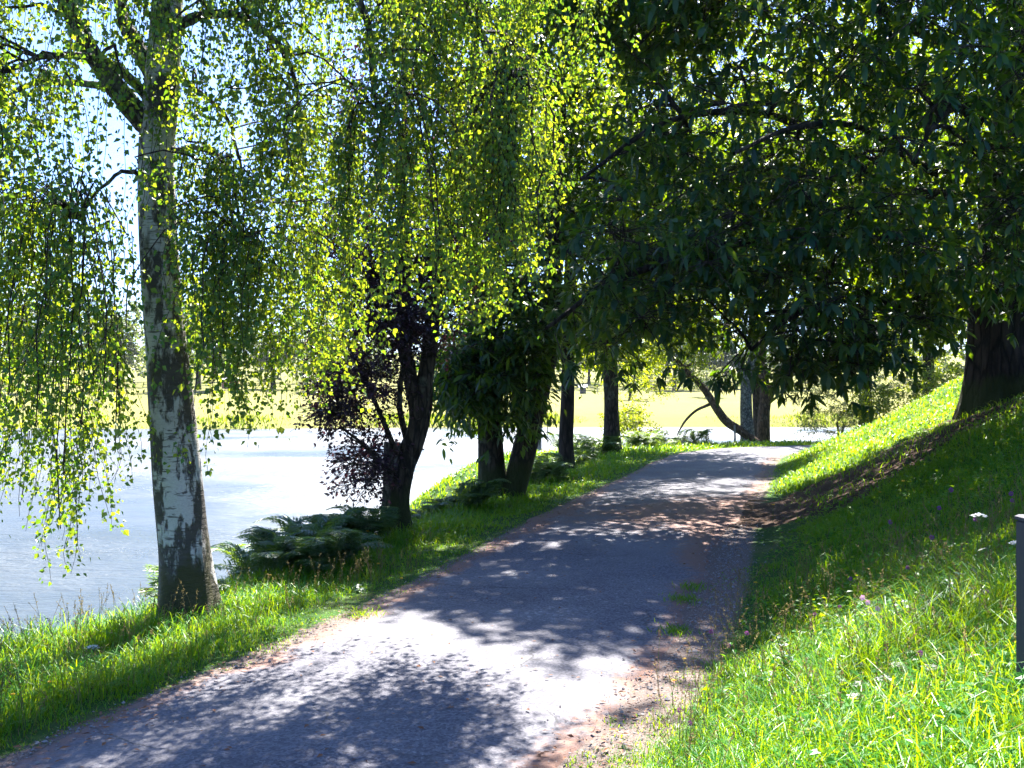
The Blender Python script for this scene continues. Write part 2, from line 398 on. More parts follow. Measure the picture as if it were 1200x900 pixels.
def axis(fine0, fine1, step, lo, hi, grow=1.16):
    a = list(np.arange(fine0, fine1 + 1e-6, step)); d = step
    while a[-1] < hi: d *= grow; a.append(a[-1] + min(d, 14))
    d = step
    while a[0] > lo: d *= grow; a.insert(0, a[0] - min(d, 14))
    return np.array(a)
gx = axis(-7, 15, .16, -430, 430); gy = axis(-4, 38, .16, -40, 640)
GX, GY = np.meshgrid(gx, gy); S_, _ = sdist(GX, GY); GZ = height(GX, GY, S_)
BARE_A, BARE_B = np.array([7.5, 14.4]), np.array([3.9, 12.9])
def bare_f(X, Y):
    ab = BARE_B - BARE_A; t = np.clip(((X - BARE_A[0]) * ab[0] + (Y - BARE_A[1]) * ab[1]) / (ab @ ab), 0, 1)
    d = np.hypot(X - BARE_A[0] - t * ab[0], Y - BARE_A[1] - t * ab[1]) + .45 * wob(X, Y, 1.6) + .2 * wob(X, Y, 5)
    return 1 - smooth(.8, 1.7, d - .35 * (1 - t) - .35 * t * t)
onpath = (np.abs(S_) < 1.3)
GZ = GZ - np.where(onpath, .03 * (1 - smooth(.75, 1.25, np.abs(S_))), 0)
i = np.arange(len(gy) - 1)[:, None] * len(gx); j = np.arange(len(gx) - 1)[None, :]
g = MB().add(np.c_[GX.ravel(), GY.ravel(), GZ], np.stack([i + j, i + j + 1, i + j + 1 + len(gx), i + j + len(gx)], -1).reshape(-1, 4))
ground = g.build('ground', M['ground'], shade=True, attrs={
    'verge': np.where(S_ < 0, smooth(1.15, 1.5, -S_), smooth(1.2, 1.65, S_)), 'bare': bare_f(GX.ravel(), GY.ravel()), 'far': smooth(80, 90, GY.ravel())})
tag(ground, kind='structure')

# path strip
def offset_line(k, off):
    tan = unit(np.gradient(CLs, axis=0)); nrm = np.c_[tan[:, 1], -tan[:, 0]]
    return CLs + nrm * off[:, None] if k else CLs
cl = cr(np.c_[CL, np.zeros(len(CL))], 900)[:, :2]; tan = unit(np.gradient(cl, axis=0)); nrm = np.c_[tan[:, 1], -tan[:, 0]]
arc = np.concatenate([[0], np.cumsum(np.linalg.norm(np.diff(cl, axis=0), axis=1))])
lw = -1.22 + .07 * wob(arc, arc * 0, 1.3) + .03 * wob(arc, arc * 0 + 9, 4); rw = 1.02 + .08 * wob(arc, arc * 0 + 5, 1.1) + .035 * wob(arc, arc * 0 + 2, 4.3)
rw = rw + .22 * smooth(9, 14, cl[:, 1]) ; lw = lw - .06 * smooth(9, 14, cl[:, 1])
u = np.concatenate([[0], np.linspace(0, 1, 17), [1]]); cols = len(u); skirt = np.zeros(cols); skirt[0], skirt[-1] = -1, 1
off = lw[:, None] * (1 - u) + rw[:, None] * u + .05 * skirt
pp = cl[:, None, :] + nrm[:, None, :] * off[..., None]
crown_z = .012 - .035 * np.abs(u - .5) ** 2 * 4 * .4
ed = np.maximum(1 - (off - lw[:, None]) / .38, 1 - (rw[:, None] - off) / .42)
lit = np.exp(-((pp[..., 1] - 13.0) / 2.8) ** 2) * (.52 + .40 * (off + 1) / 2) + .05
pz = np.broadcast_to(crown_z - .035 * np.abs(skirt), off.shape) + .0
i = np.arange(len(cl) - 1)[:, None] * cols; j = np.arange(cols - 1)[None]
pm = MB().add(np.c_[pp.reshape(-1, 2), pz.ravel()], np.stack([i + j, i + j + 1, i + j + 1 + cols, i + j + cols], -1).reshape(-1, 4))
path = pm.build('path', M['asphalt'], shade=True, attrs={'edge': np.clip(ed, 0, 1).ravel() * .75, 'litter': lit.ravel()})
tag(path, kind='structure')

# lake
lk = MB().add([(-430, -40, WATER), (430, -40, WATER), (430, 150, WATER), (-430, 150, WATER)], np.array([[0, 1, 2, 3]]))
tag(lk.build('lake_water', M['water']), kind='structure')

# ------------------------------------------------------------------ tree tools
def grow(root_nodes, root_r, targets, rng, rmin=.006, rmax=.06, K=7, sag=.0):
    """joins each crown cluster to the nearest point of what has grown so far -> polylines, radii"""
    nodes = [V(p) for p in root_nodes]; nr = list(root_r)
    base = nodes[0]
    order = np.argsort(np.linalg.norm(targets - np.mean(root_nodes, axis=0), axis=1))
    Ps, Rs = [], []
    for k in order:
        t = targets[k]; A = np.array(nodes); dd = np.linalg.norm(A - t, axis=1) + np.where(A[:, 2] > t[2] + .2, .8, 0) + .25 * np.abs(A[:, 2] - t[2])
        q = int(dd.argmin()); a = A[q]; L = np.linalg.norm(t - a)
        mid = (a + t) / 2 + np.array([0, 0, .10 * L]) + rng.normal(0, .05 * L, 3)
        w = np.linspace(0, 1, K)[:, None]
        pl = (1 - w) ** 2 * a + 2 * w * (1 - w) * mid + w * w * t
        pl[1:-1] += rng.normal(0, .018 * L, (K - 2, 3)); pl[:, 2] -= sag * L * w[:, 0] ** 2
        r0 = min(nr[q] * .7, rmax); r1 = max(r0 * .45, rmin)
        Ps.append(pl); Rs.append(np.linspace(r0, r1, K))
        for m_ in (2, 4, 6):
            nodes.append(pl[m_]); nr.append(Rs[-1][m_])
    return np.array(Ps), np.array(Rs)
def spray(centers, rad, per, rng, L, Wd, mb, mi=0, twig_mi=None, kind='leaf4', flat=.55, droop=.25, twigs=7):
    """leafy twigs round every cluster centre"""
    n = len(centers)
    tw = n * twigs; c = np.repeat(centers, twigs, 0); rr = np.repeat(np.broadcast_to(rad, (n,)), twigs)
    d = unit(rng.normal(size=(tw, 3)) * [1, 1, flat]); ln = rr * rng.uniform(.6, 1.15, tw)
    w = np.linspace(0, 1, 4)
    pl = c[:, None, :] + d[:, None, :] * ln[:, None, None] * w[None, :, None]
    pl[:, :, 2] -= (droop * ln)[:, None] * w[None] ** 2
    if twig_mi is not None:
        v, q = tube_batch(pl, np.outer(np.full(tw, .006), np.linspace(1, .35, 4)), 3); mb.add(v, q, twig_mi)
    m = tw * per
    k = np.repeat(np.arange(tw), per); f = rng.uniform(.12, 1.0, m) ** .8
    base = c[k] + d[k] * (ln[k] * f)[:, None]; base[:, 2] -= droop * ln[k] * f ** 2
    base += rng.normal(0, .035, (m, 3)) * np.minimum(1, rr[k] * 2)[:, None]
    ld = unit(d[k] * .6 + rng.normal(size=(m, 3)) * [.8, .8, .45] + [0, 0, -.35])
    nn = unit(rng.normal(size=(m, 3)) * .55 + [0, 0, 1])
    l = rng.uniform(.7, 1.25, m) * L
    if kind == 'leaf4': v, q = leaf4(base, ld, nn, l, l * Wd / L)
    else: v, q = leaf6(base, ld, nn, l, l * Wd / L, .35)
    mb.add(v, q, mi); return m
def rosettes(centers, rng, mb, mi, twig_mi, twigs=8, rad=.55, L=.19, Wd=.055, per=7):
    """sweet-chestnut foliage: fans of long drooping leaves at the twig ends and along them"""
    n = len(centers); tw = n * twigs; c = np.repeat(centers, twigs, 0)
    d = unit(rng.normal(size=(tw, 3)) * [1, 1, .45] + [0, 0, -.05]); ln = rad * rng.uniform(.5, 1.3, tw)
    w = np.linspace(0, 1, 4); pl = c[:, None, :] + d[:, None, :] * ln[:, None, None] * w[None, :, None]
    pl[:, :, 2] -= (.28 * ln)[:, None] * w[None] ** 2
    v, q = tube_batch(pl, np.outer(np.full(tw, .007), np.linspace(1, .5, 4)), 3); mb.add(v, q, twig_mi)
    for lvl, cnt, sc in ((3, per, 1.0), (2, 3, .8)):
        m = tw * cnt; k = np.repeat(np.arange(tw), cnt)
        ax = unit(pl[k, lvl] - pl[k, lvl - 1]); rf = unit(np.cross(ax, [0.1, .2, 1])); r2 = np.cross(ax, rf)
        an = np.tile(np.arange(cnt), tw) * 2 * math.pi / cnt + np.repeat(rng.uniform(0, 6.3, tw), cnt) + rng.normal(0, .25, m)
        rad_d = rf * np.cos(an)[:, None] + r2 * np.sin(an)[:, None]
        ld = unit(rad_d * .9 + ax * .6 + [0, 0, -.08] + rng.normal(0, .12, (m, 3)))
        nn = unit(np.array([0, 0, 1.0]) + rng.normal(0, .3, (m, 3)))
        l = L * sc * rng.uniform(.5, 1.2, m) * np.repeat(rng.uniform(.65, 1.15, tw), cnt)
        v, q = leaf6(pl[k, lvl] + rng.normal(0, .012, (m, 3)), ld, nn, l, l * Wd / L, .30)
        mb.add(v, q, mi)
def in_ellipsoids(rng, n, ells, bottom=None, shell=.55):
    """n points in a union of ellipsoids (cx,cy,cz,rx,ry,rz,weight), more of them near the skin; bottom(px)->py trims the underside"""
    w = V([e[6] for e in ells]); w = w / w.sum(); out = []
    while len(out) < n:
        e = ells[rng.choice(len(ells), p=w)]
        d = unit(rng.normal(size=3)); r = rng.uniform(shell ** 3, 1) ** (1 / 3) if rng.random() < .75 else rng.uniform(0, 1) ** (1 / 3)
        p = V(e[:3]) + d * r * V(e[3:6])
        if bottom is not None and not bottom(p): continue
        out.append(p)
    return np.array(out)
def below(xs, ys, pad=0.0):
    """keeps a foliage cluster whose underside stays above the line the foliage edge follows in space"""
    def f(p):
        if p[1] < .5: return True
        x, y = px(p); return y[0] + pad * F / p[1] < np.interp(x[0], xs, ys)
    return f

def broadleaf(name, base, label, cat, group, trunk_pts, trunk_r, ells, ncl, leaf, L, Wd, per, bark_m, leaf_m, seed, rad=.6, twigs=7,
              bottom=None, chest=False, n=40, sides=20, flare=.45, extra=None, twig_tubes=True, shell=.55, rmax=.06, flat=.55, droop=.25):
    rng = np.random.default_rng(seed)
    root = thing(name, base, label, cat, group)
    tm = MB(); v, q = trunk_tube(trunk_pts, trunk_r, n, sides, flare, .05, seed); tm.add(v, q)
    rn = [p for p in cr(trunk_pts, 14)[5:]]; rr = list(np.interp(np.linspace(5 / 13, 1, len(rn)), np.linspace(0, 1, len(trunk_r)), trunk_r))
    for ex in (extra or []):
        v, q = trunk_tube(ex[0], ex[1], 24, 12, 0.0, .05, seed + 3); tm.add(v, q)
        e2 = cr(ex[0], 8)[3:]; rn += list(e2); rr += list(np.interp(np.linspace(3 / 7, 1, 5), np.linspace(0, 1, len(ex[1])), ex[1]))
    cl_ = in_ellipsoids(rng, ncl, ells, bottom, shell)
    Ps, Rs = grow(rn, rr, cl_, rng, rmax=rmax)
    v, q = tube_batch(Ps, Rs, 6); tm.add(v, q)
    tm.build('trunk', bark_m, root, shade=True)
    cm = MB()
    if chest: rosettes(cl_, rng, cm, 0, 1, twigs, rad, L, Wd, per)
    else: spray(cl_, rad, per, rng, L, Wd, cm, 0, 1 if twig_tubes else None, leaf, twigs=twigs, flat=flat, droop=droop)
    cm.build('crown', [leaf_m, M['twig']], root)
    return root

# ------------------------------------------------------------------ silver birch on the left
def silver_birch():
    rng = np.random.default_rng(21)
    D = 7.2
    bx, by = P(223, 725, D)[:2]; bz = gz(bx, by)
    root = thing('silver_birch', (bx, by, bz), 'large leaning silver birch with peeling white bark and weeping branches on the lake bank', 'tree')
    pts = [(222, 742), (216, 650), (207, 545), (198, 450), (189, 330), (184, 200), (188, 110), (196, 0), (205, -110), (208, -260), (204, -440)]
    tp = [P(x, y, D) for x, y in pts]; tp[0] = np.array([bx, by, bz - .12])
    rad = V([33, 29, 27, 25, 22, 20, 21, 17, 14, 10, 4]) / F * D
    tm = MB(); v, q = trunk_tube(tp, rad, 120, 40, .38, .045, 5); tm.add(v, q)
    tm.build('trunk', M['birch_bark'], root, shade=True)
    limbs = [
        ([(178, 150, 7.2), (140, 108, 7.1), (105, 62, 7.0), (72, 5, 6.9), (40, -80, 6.8), (-10, -200, 6.6)], .092, .028),
        ([(180, 90, 7.2), (153, 40, 7.22), (138, 0, 7.3), (120, -80, 7.6), (60, -200, 8)], .07, .02),
        ([(176, 118, 7.2), (135, 80, 6.95), (92, 66, 6.7), (30, 76, 6.5), (-40, 115, 6.3)], .038, .012),
        ([(172, 128, 7.2), (122, 102, 7.4), (62, 96, 7.6), (0, 122, 7.8), (-50, 170, 7.9)], .034, .012),
        ([(200, 34, 7.2), (240, 21, 7.1), (285, 28, 7.0), (330, 70, 7.0), (356, 150, 7.0)], .042, .01),
        ([(198, 80, 7.2), (240, 106, 7.4), (275, 150, 7.6), (290, 240, 7.7)], .024, .008),
        ([(196, 173, 7.2), (235, 175, 7.0), (262, 202, 6.9), (276, 280, 6.85)], .025, .008),
        ([(202, -30, 7.2), (260, -110, 7.3), (350, -140, 7.6), (450, -90, 7.4), (540, 0, 7.1), (600, 100, 6.9)], .09, .02),
        ([(205, -90, 7.2), (280, -200, 7.3), (420, -250, 7.2), (560, -210, 7.1), (670, -120, 7.0), (700, -10, 7.0)], .08, .014),
        ([(204, -120, 7.2), (300, -70, 6.8), (385, -40, 6.6), (425, 30, 6.6), (436, 130, 6.6)], .055, .012),
        ([(206, -160, 7.2), (160, -280, 8.4), (110, -270, 9.2), (70, -180, 9.6)], .05, .014),
        ([(204, -130, 7.2), (110, -230, 6.7), (10, -230, 6.3), (-90, -130, 6.1)], .05, .014),
        ([(170, 210, 7.2), (150, 200, 7.0), (118, 215, 6.8), (95, 260, 6.7)], .02, .008),
        ([(207, -220, 7.2), (330, -330, 7.4), (460, -330, 7.4), (580, -250, 7.3)], .05, .014),
    ]
    nodes = []
    for L_, r0, r1 in limbs:
        p = cr([P(*a) for a in L_], 22); p[1:] += np.cumsum(rng.normal(0, .008, (21, 3)), 0)
        v, q = tube_batch(p[None], np.linspace(r0, r1, 22)[None] * (1 + .06 * rng.normal(size=(1, 22))), 10)
        lm = MB().add(v, q); lm.build('limb', M['birch_limb'], root, shade=True)
        nodes += [(a, b) for a, b in zip(p[6:], np.linspace(r0, r1, 22)[6:])]
    NP = np.array([a for a, _ in nodes]); NR = np.array([b for _, b in nodes])
    bx_ = [-120, 0, 30, 70, 105, 135, 152, 165, 205, 222, 245, 270, 300, 330, 360, 390, 420, 460, 500, 545, 585, 615, 640, 660, 700, 760]
    by_ = [560, 575, 655, 690, 670, 600, 440, 250, 300, 470, 575, 575, 560, 540, 515, 440, 420, 400, 385, 400, 385, 375, 330, 190, 170, 60]
    dens_x = [-140, -20, 30, 60, 100, 150, 168, 200, 225, 320, 420, 585, 635, 690, 720]
    dens_y = [.8, 1.1, 1.1, .8, .7, .6, .12, .12, .9, 1.0, .95, .85, .2, .1, 0]
    cm = MB(); tx = MB()
    # secondary branches
    sec_p, sec_r = [], []; T = 0
    while T < 310:
        x = rng.uniform(-130, 720)
        if rng.random() * 1.7 > np.interp(x, dens_x, dens_y): continue
        bot = np.interp(x, bx_, by_)
        y = rng.uniform(-260, bot - 50)
        if x < 160:
            ok = np.interp(y, [-260, 60, 130, 200, 320, 420, 700], [.7, .85, .6, .45, .5, .9, 1])
        elif x < 340: ok = np.interp(y, [-260, 0, 60, 300, 420, 600], [.6, .9, 1, .9, .6, .6])
        else: ok = np.interp(y, [-260, -60, 0, 300, 420], [.45, .8, 1, 1, .8])
        if rng.random() > ok: continue
        dep = rng.uniform(5.8, 7.4) if x < 160 else (rng.uniform(6.1, 7.5) if x < 330 else rng.uniform(6.2, 8.7))
        if x > 490: dep = rng.uniform(6.2, 7.9)
        t = P(x, y, dep)
        dd = np.linalg.norm(NP - t, axis=1) + np.where(NP[:, 2] < t[2] - .1, 1.2, 0)
        k = int(dd.argmin()); a = NP[k]; L_ = np.linalg.norm(t - a)
        hz = t - a; hz[2] = 0
        m1 = a + hz * .45 + np.array([0, 0, .12 * L_]); m2 = a + hz * .9 + np.array([0, 0, (t[2] - a[2]) * .45])
        p = cr([a, m1 + rng.normal(0, .03, 3), m2 + rng.normal(0, .04, 3), t], 9)
        p[1:-1] += rng.normal(0, .012, (7, 3))
        sec_p.append(p); sec_r.append(np.linspace(min(NR[k] * .6, .012 + .006 * L_), .004, 9)); T += 1
    sec_p = np.array(sec_p); sec_r = np.array(sec_r)
    v, q = tube_batch(sec_p, sec_r, 5); cm.add(v, q, 1)
    # hanging strands
    S0, SL = [], []
    for p in sec_p:
        for _ in range(rng.integers(5, 10)):
            f = rng.uniform(.3, 1.0) * 8; i0 = min(int(f), 7); a = p[i0] * (1 - f + i0) + p[i0 + 1] * (f - i0)
            a = a + rng.normal(0, .05, 3) * [1, 1, .3]
            xx, yy = px(a); room = (np.interp(xx[0], bx_, by_) - yy[0]) / F * a[1] * rng.uniform(.75, 1.03)
            l = min(rng.uniform(.25, 1.15), room)
            if l < .12: continue
            S0.append(a); SL.append(l)
    S0 = np.array(S0); SL = np.array(SL); ns = len(S0); K = 9; w = np.linspace(0, 1, K)
    hd = unit(rng.normal(size=(ns, 3)) * [1, 1, 0]) ; ph = rng.uniform(0, 6.3, (ns, 2))
    pl = S0[:, None, :] + hd[:, None, :] * (np.minimum(SL, .8) * rng.uniform(.08, .3, ns))[:, None, None] * (1 - np.exp(-3 * w))[None, :, None]
    pl[:, :, 2] -= SL[:, None] * w[None] ** 1.12
    sw = rng.normal(0, .13, (ns, 2)) * SL[:, None]
    pl[:, :, 0] += .035 * np.sin(w * 7 + ph[:, :1]) * w + sw[:, :1] * w; pl[:, :, 1] += .035 * np.sin(w * 6 + ph[:, 1:]) * w + sw[:, 1:] * w
    v, q = tube_batch(pl, np.outer(np.full(ns, .0032), np.linspace(1, .45, K)), 3); cm.add(v, q, 1)
    per = np.maximum((SL / .0150).astype(int), 4); k = np.repeat(np.arange(ns), per); m = len(k)
    f = rng.uniform(.02, 1, m) * (K - 1); i0 = np.minimum(f.astype(int), K - 2); fr = (f - i0)[:, None]
    b = pl[k, i0] * (1 - fr) + pl[k, i0 + 1] * fr
    az = rng.uniform(0, 6.3, m); out = np.c_[np.cos(az), np.sin(az), np.zeros(m)]
    pet = rng.gamma(2.2, .022, m).clip(.006, .14)[:, None]
    b = b + (out * .8 + [0, 0, -.3]) * pet
    ld = unit(out * rng.uniform(.2, 1.2, (m, 1)) + [0, 0, -.8] + rng.normal(0, .45, (m, 3)))
    nn = unit(out + rng.normal(0, .55, (m, 3)))
    l = (.018 + rng.gamma(3.5, .0048, m)).clip(.016, .06)
    v, q = leaf4(b, ld, nn, l, l * rng.uniform(.68, .9, m), .36, .1); cm.add(v, q, 0)
    cm.build('crown', [M['birch_leaf'], M['twig']], root)
    print('birch leaves', m, 'strands', ns)
    return root
M['birch_limb'] = bark('birch_limb', (.05, .042, .035), (.17, .155, .135), sc=(10, 10, 5), lich=.3)
silver_birch()

# ------------------------------------------------------------------ purple plum with the sawn-off stub
def plum():
    D = 11.9; x0, y0, _ = P(467, 622, D); z0 = gz(x0, y0)
    root = thing('purple_plum_tree', (x0, y0, z0), 'purple leaved plum tree whose split trunk carries a sawn off stub, beside the dark ferns', 'tree')
    rng = np.random.default_rng(31)
    q_ = lambda x, y, d=0.: P(x, y, D + d)
    base = np.array([x0, y0, z0 - .1]); tm = MB()
    stems = [([base, q_(464, 590), q_(469, 555), q_(480, 525), q_(488, 490), (q_(480, 440)), q_(472, 390, .1), q_(476, 300, .2), q_(470, 200, .3), q_(478, 90, .3)], V([17, 15.5, 15, 12, 9, 8.5, 8, 7, 5, 2])),
             ([q_(482, 530), q_(492, 480), q_(500, 430), q_(507, 380, -.1), q_(520, 300, -.2), q_(530, 200, -.3), q_(545, 80, -.4)], V([10, 10, 9.5, 9, 7, 5, 2])),
             ([q_(478, 552), q_(492, 522), q_(503, 480, .1), q_(506, 430, .2), q_(512, 390, .2)], V([6, 4, 3, 2.4, 1.5])),
             ([q_(478, 520), q_(468, 470, -.2), q_(478, 400, -.3), q_(500, 300, -.4)], V([4, 3, 2.6, 1.5]))]
    nodes, nr = [], []
    for k, (p, r) in enumerate(stems):
        v, q = trunk_tube(p, r / F * D, 50, 20, .45 if k == 0 else 0, .07, 40 + k); tm.add(v, q)
        pp_ = cr(p, 12); nodes += list(pp_[5 if k == 0 else 2:]); nr += list(np.interp(np.linspace(0, 1, 12), np.linspace(0, 1, len(r)), r / F * D)[5 if k == 0 else 2:])
    # low branches that carry the purple skirt to the left
    for p, r in (([q_(470, 545), q_(452, 500, -.3), q_(430, 450, -.5), q_(405, 400, -.6)], [4, 3, 2.4, 1.2]), ([q_(468, 560), q_(448, 545, -.3), q_(425, 520, -.5), q_(398, 500, -.6)], [3, 2.4, 1.8, 1]),
                 ([q_(476, 420), q_(455, 370, .3), q_(430, 330, .5), q_(400, 300, .6)], [4, 3.4, 2.6, 1.2])):
        v, q = trunk_tube(p, V(r) / F * D, 20, 8, 0, .06, 50); tm.add(v, q); nodes += list(cr(p, 8)[2:]); nr += list(np.linspace(r[0], r[-1], 6) / F * D)
    ells = [P(428, 395, 11.7).tolist() + [.72, .9, .95, 1.1], P(480, 330, 12).tolist() + [.75, .9, .9, 1.1], P(405, 470, 11.6).tolist() + [.32, .5, .38, .4], P(520, 250, 12).tolist() + [.9, .9, 1.1, .9],
            P(430, 540, 11.6).tolist() + [.28, .4, .38, .35], P(480, 150, 12).tolist() + [1.1, 1.1, 1.4, .9], P(430, 290, 12).tolist() + [.85, .9, .8, .9]]
    cl_ = in_ellipsoids(rng, 330, ells, below([300, 380, 400, 430, 450, 470, 500, 560], [400, 500, 540, 600, 590, 480, 470, 440], .12), .3)
    Ps, Rs = grow(nodes, nr, cl_, rng, .004, .02); v, q = tube_batch(Ps, Rs, 5); tm.add(v, q)
    tm.build('trunk', M['bark_brown'], root, shade=True)
    # stub
    sp = [np.array([x0 - .02, y0 - .03, z0 - .1]), q_(458, 600, -.05), q_(459, 560, -.05), q_(460, 518, -.06)]
    v, q = trunk_tube(sp, V([11, 9.5, 9, 9.5]) / F * D, 30, 20, .4, .05, 61)
    sm = MB(); sm.add(v, q); top = np.arange(29 * 20, 30 * 20); c = v[top].mean(0) + [0, 0, .015]
    sm.add(np.vstack([v[top], c]), np.array([[a, (a + 1) % 20, 20] for a in range(20)]), 1)
    st = sm.build('stub', [M['bark_grey'], M['cut_wood']], root, shade=True); st['label'] = 'lichen spotted sawn off stub'
    cm = MB(); spray(cl_, .44, 11, rng, .055, .034, cm, 0, 1, 'leaf4', twigs=9, droop=.2)
    cm.build('crown', [M['plum_leaf'], M['twig']], root)
plum()

# ------------------------------------------------------------------ twin-trunked tree
def twin():
    D = 15.5; x0, y0, _ = P(590, 585, D); z0 = gz(x0, y0); q_ = lambda x, y, d=0.: P(x, y, D + d)
    bt = below([480, 530, 545, 575, 620, 640, 655, 700], [470, 505, 520, 520, 500, 470, 430, 420], .25)
    broadleaf('twin_trunk_tree', (x0, y0, z0), 'dark leaved tree with twin trunks parting at the grass, one upright and one leaning right', 'tree', None,
              [np.array([x0 - .14, y0, z0 - .12]), q_(577, 560), q_(574, 510), q_(572, 460), q_(568, 380), q_(560, 260, .3), q_(556, 120, .5), q_(560, -20, .5)], V([19, 15.5, 14, 13, 12, 10, 7, 2]) / F * D,
              [q_(590, 380, -.4).tolist() + [1.1, 1.3, 1.5, 1.], q_(560, 250, .3).tolist() + [1.1, 1.5, 1.7, .9], q_(640, 180, .6).tolist() + [1.4, 1.6, 1.8, 1.0], q_(600, 0, .6).tolist() + [2.0, 2, 2.2, 1.0], q_(585, 440, -.5).tolist() + [.75, .9, .9, .55], q_(625, 380, -.5).tolist() + [.9, .9, .9, .5], q_(550, 440, -.2).tolist() + [.5, .7, .8, .5], [1.7, 17.4, 5.4, 1.7, 1.3, 1.4, 1.3], q_(690, 20, .8).tolist() + [1.6, 1.6, 1.8, .8]],  # the volume in world coordinates is extra crown, added to shade the path
              450, 'leaf6', .15, .05, 10, M['bark_brown'], M['chestnut_leaf'], 71, rad=.55, twigs=7, bottom=bt, n=60, sides=24,
              extra=[([np.array([x0 + .06, y0, z0 - .12]), q_(606, 560), q_(617, 515), q_(628, 470), q_(638, 430), q_(645, 380), q_(650, 250, .3), q_(662, 100, .6)], V([17, 14.5, 13.5, 13, 12, 11, 9, 3]) / F * D)], shell=.3)
twin()

# ------------------------------------------------------------------ two straight trees further along the verge
def straight():
    D = 21.6; x0, y0, _ = P(663, 549, D); z0 = gz(x0, y0); q_ = lambda x, y, d=0.: P(x, y, D + d)
    broadleaf('verge_tree', (x0, y0, z0), 'slim tree with a straight near black trunk next to the right leaning trunk', 'tree', None,
              [np.array([x0, y0, z0 - .1]), q_(663, 520), q_(665, 480), q_(666, 430), q_(668, 330), q_(672, 180), q_(676, 20), q_(680, -150)], V([10.5, 8.5, 8, 7.5, 7, 6, 4, 1.5]) / F * D,
              [q_(690, 250, 0).tolist() + [1.9, 1.9, 2.6, 1.], q_(660, 60, 0).tolist() + [2.2, 2.2, 2.6, .9], q_(720, 380, .3).tolist() + [1.2, 1.3, 1.1, .8], q_(650, 380, .3).tolist() + [1.2, 1.3, 1.1, .8], q_(760, 130, .3).tolist() + [1.8, 1.8, 2.6, .7]],
              240, 'leaf4', .10, .055, 12, M['bark_dark'], M['green_leaf'], 81, rad=.75, twigs=8, bottom=below([560, 640, 690, 700, 740, 800], [420, 430, 430, 425, 420, 400], .3))
    D = 28.; x0, y0, _ = P(717, 528, D); z0 = gz(x0, y0); q2 = lambda x, y, d=0.: P(x, y, D + d)
    broadleaf('verge_tree', (x0, y0, z0), 'ivy speckled tree with a straight brown trunk above bright bracken', 'tree', None,
              [np.array([x0, y0, z0 - .1]), q2(717, 500), q2(716, 460), q2(715, 420), q2(718, 330), q2(725, 180), q2(730, 20), q2(735, -120)], V([11, 9, 8.5, 8.5, 7.5, 6, 4, 1.5]) / F * D,
              [q2(730, 260).tolist() + [2.6, 2.4, 3.6, 1.], q2(800, 320, 0).tolist() + [2.0, 2.2, 1.9, .7], q2(790, 90).tolist() + [2.8, 2.6, 3.6, .9], q2(700, 60).tolist() + [2.4, 2.4, 3, .6], q2(700, 380).tolist() + [1.8, 1.8, 1.5, .7], q2(770, 390).tolist() + [1.8, 1.8, 1.4, .8], [4.6, 24.6, 6.0, 2.4, 1.7, 1.7, 2.6], q2(690, 0).tolist() + [2.6, 2.4, 3.2, .9]],  # the volume in world coordinates is hidden crown, added for shade across the path
              650, 'leaf4', .115, .075, 12, M['bark_brown'], M['bright_leaf'], 91, rad=.85, twigs=8,
              bottom=below([640, 690, 712, 740, 780, 800, 850, 880], [400, 430, 455, 440, 430, 400, 390, 330], .3))
straight()

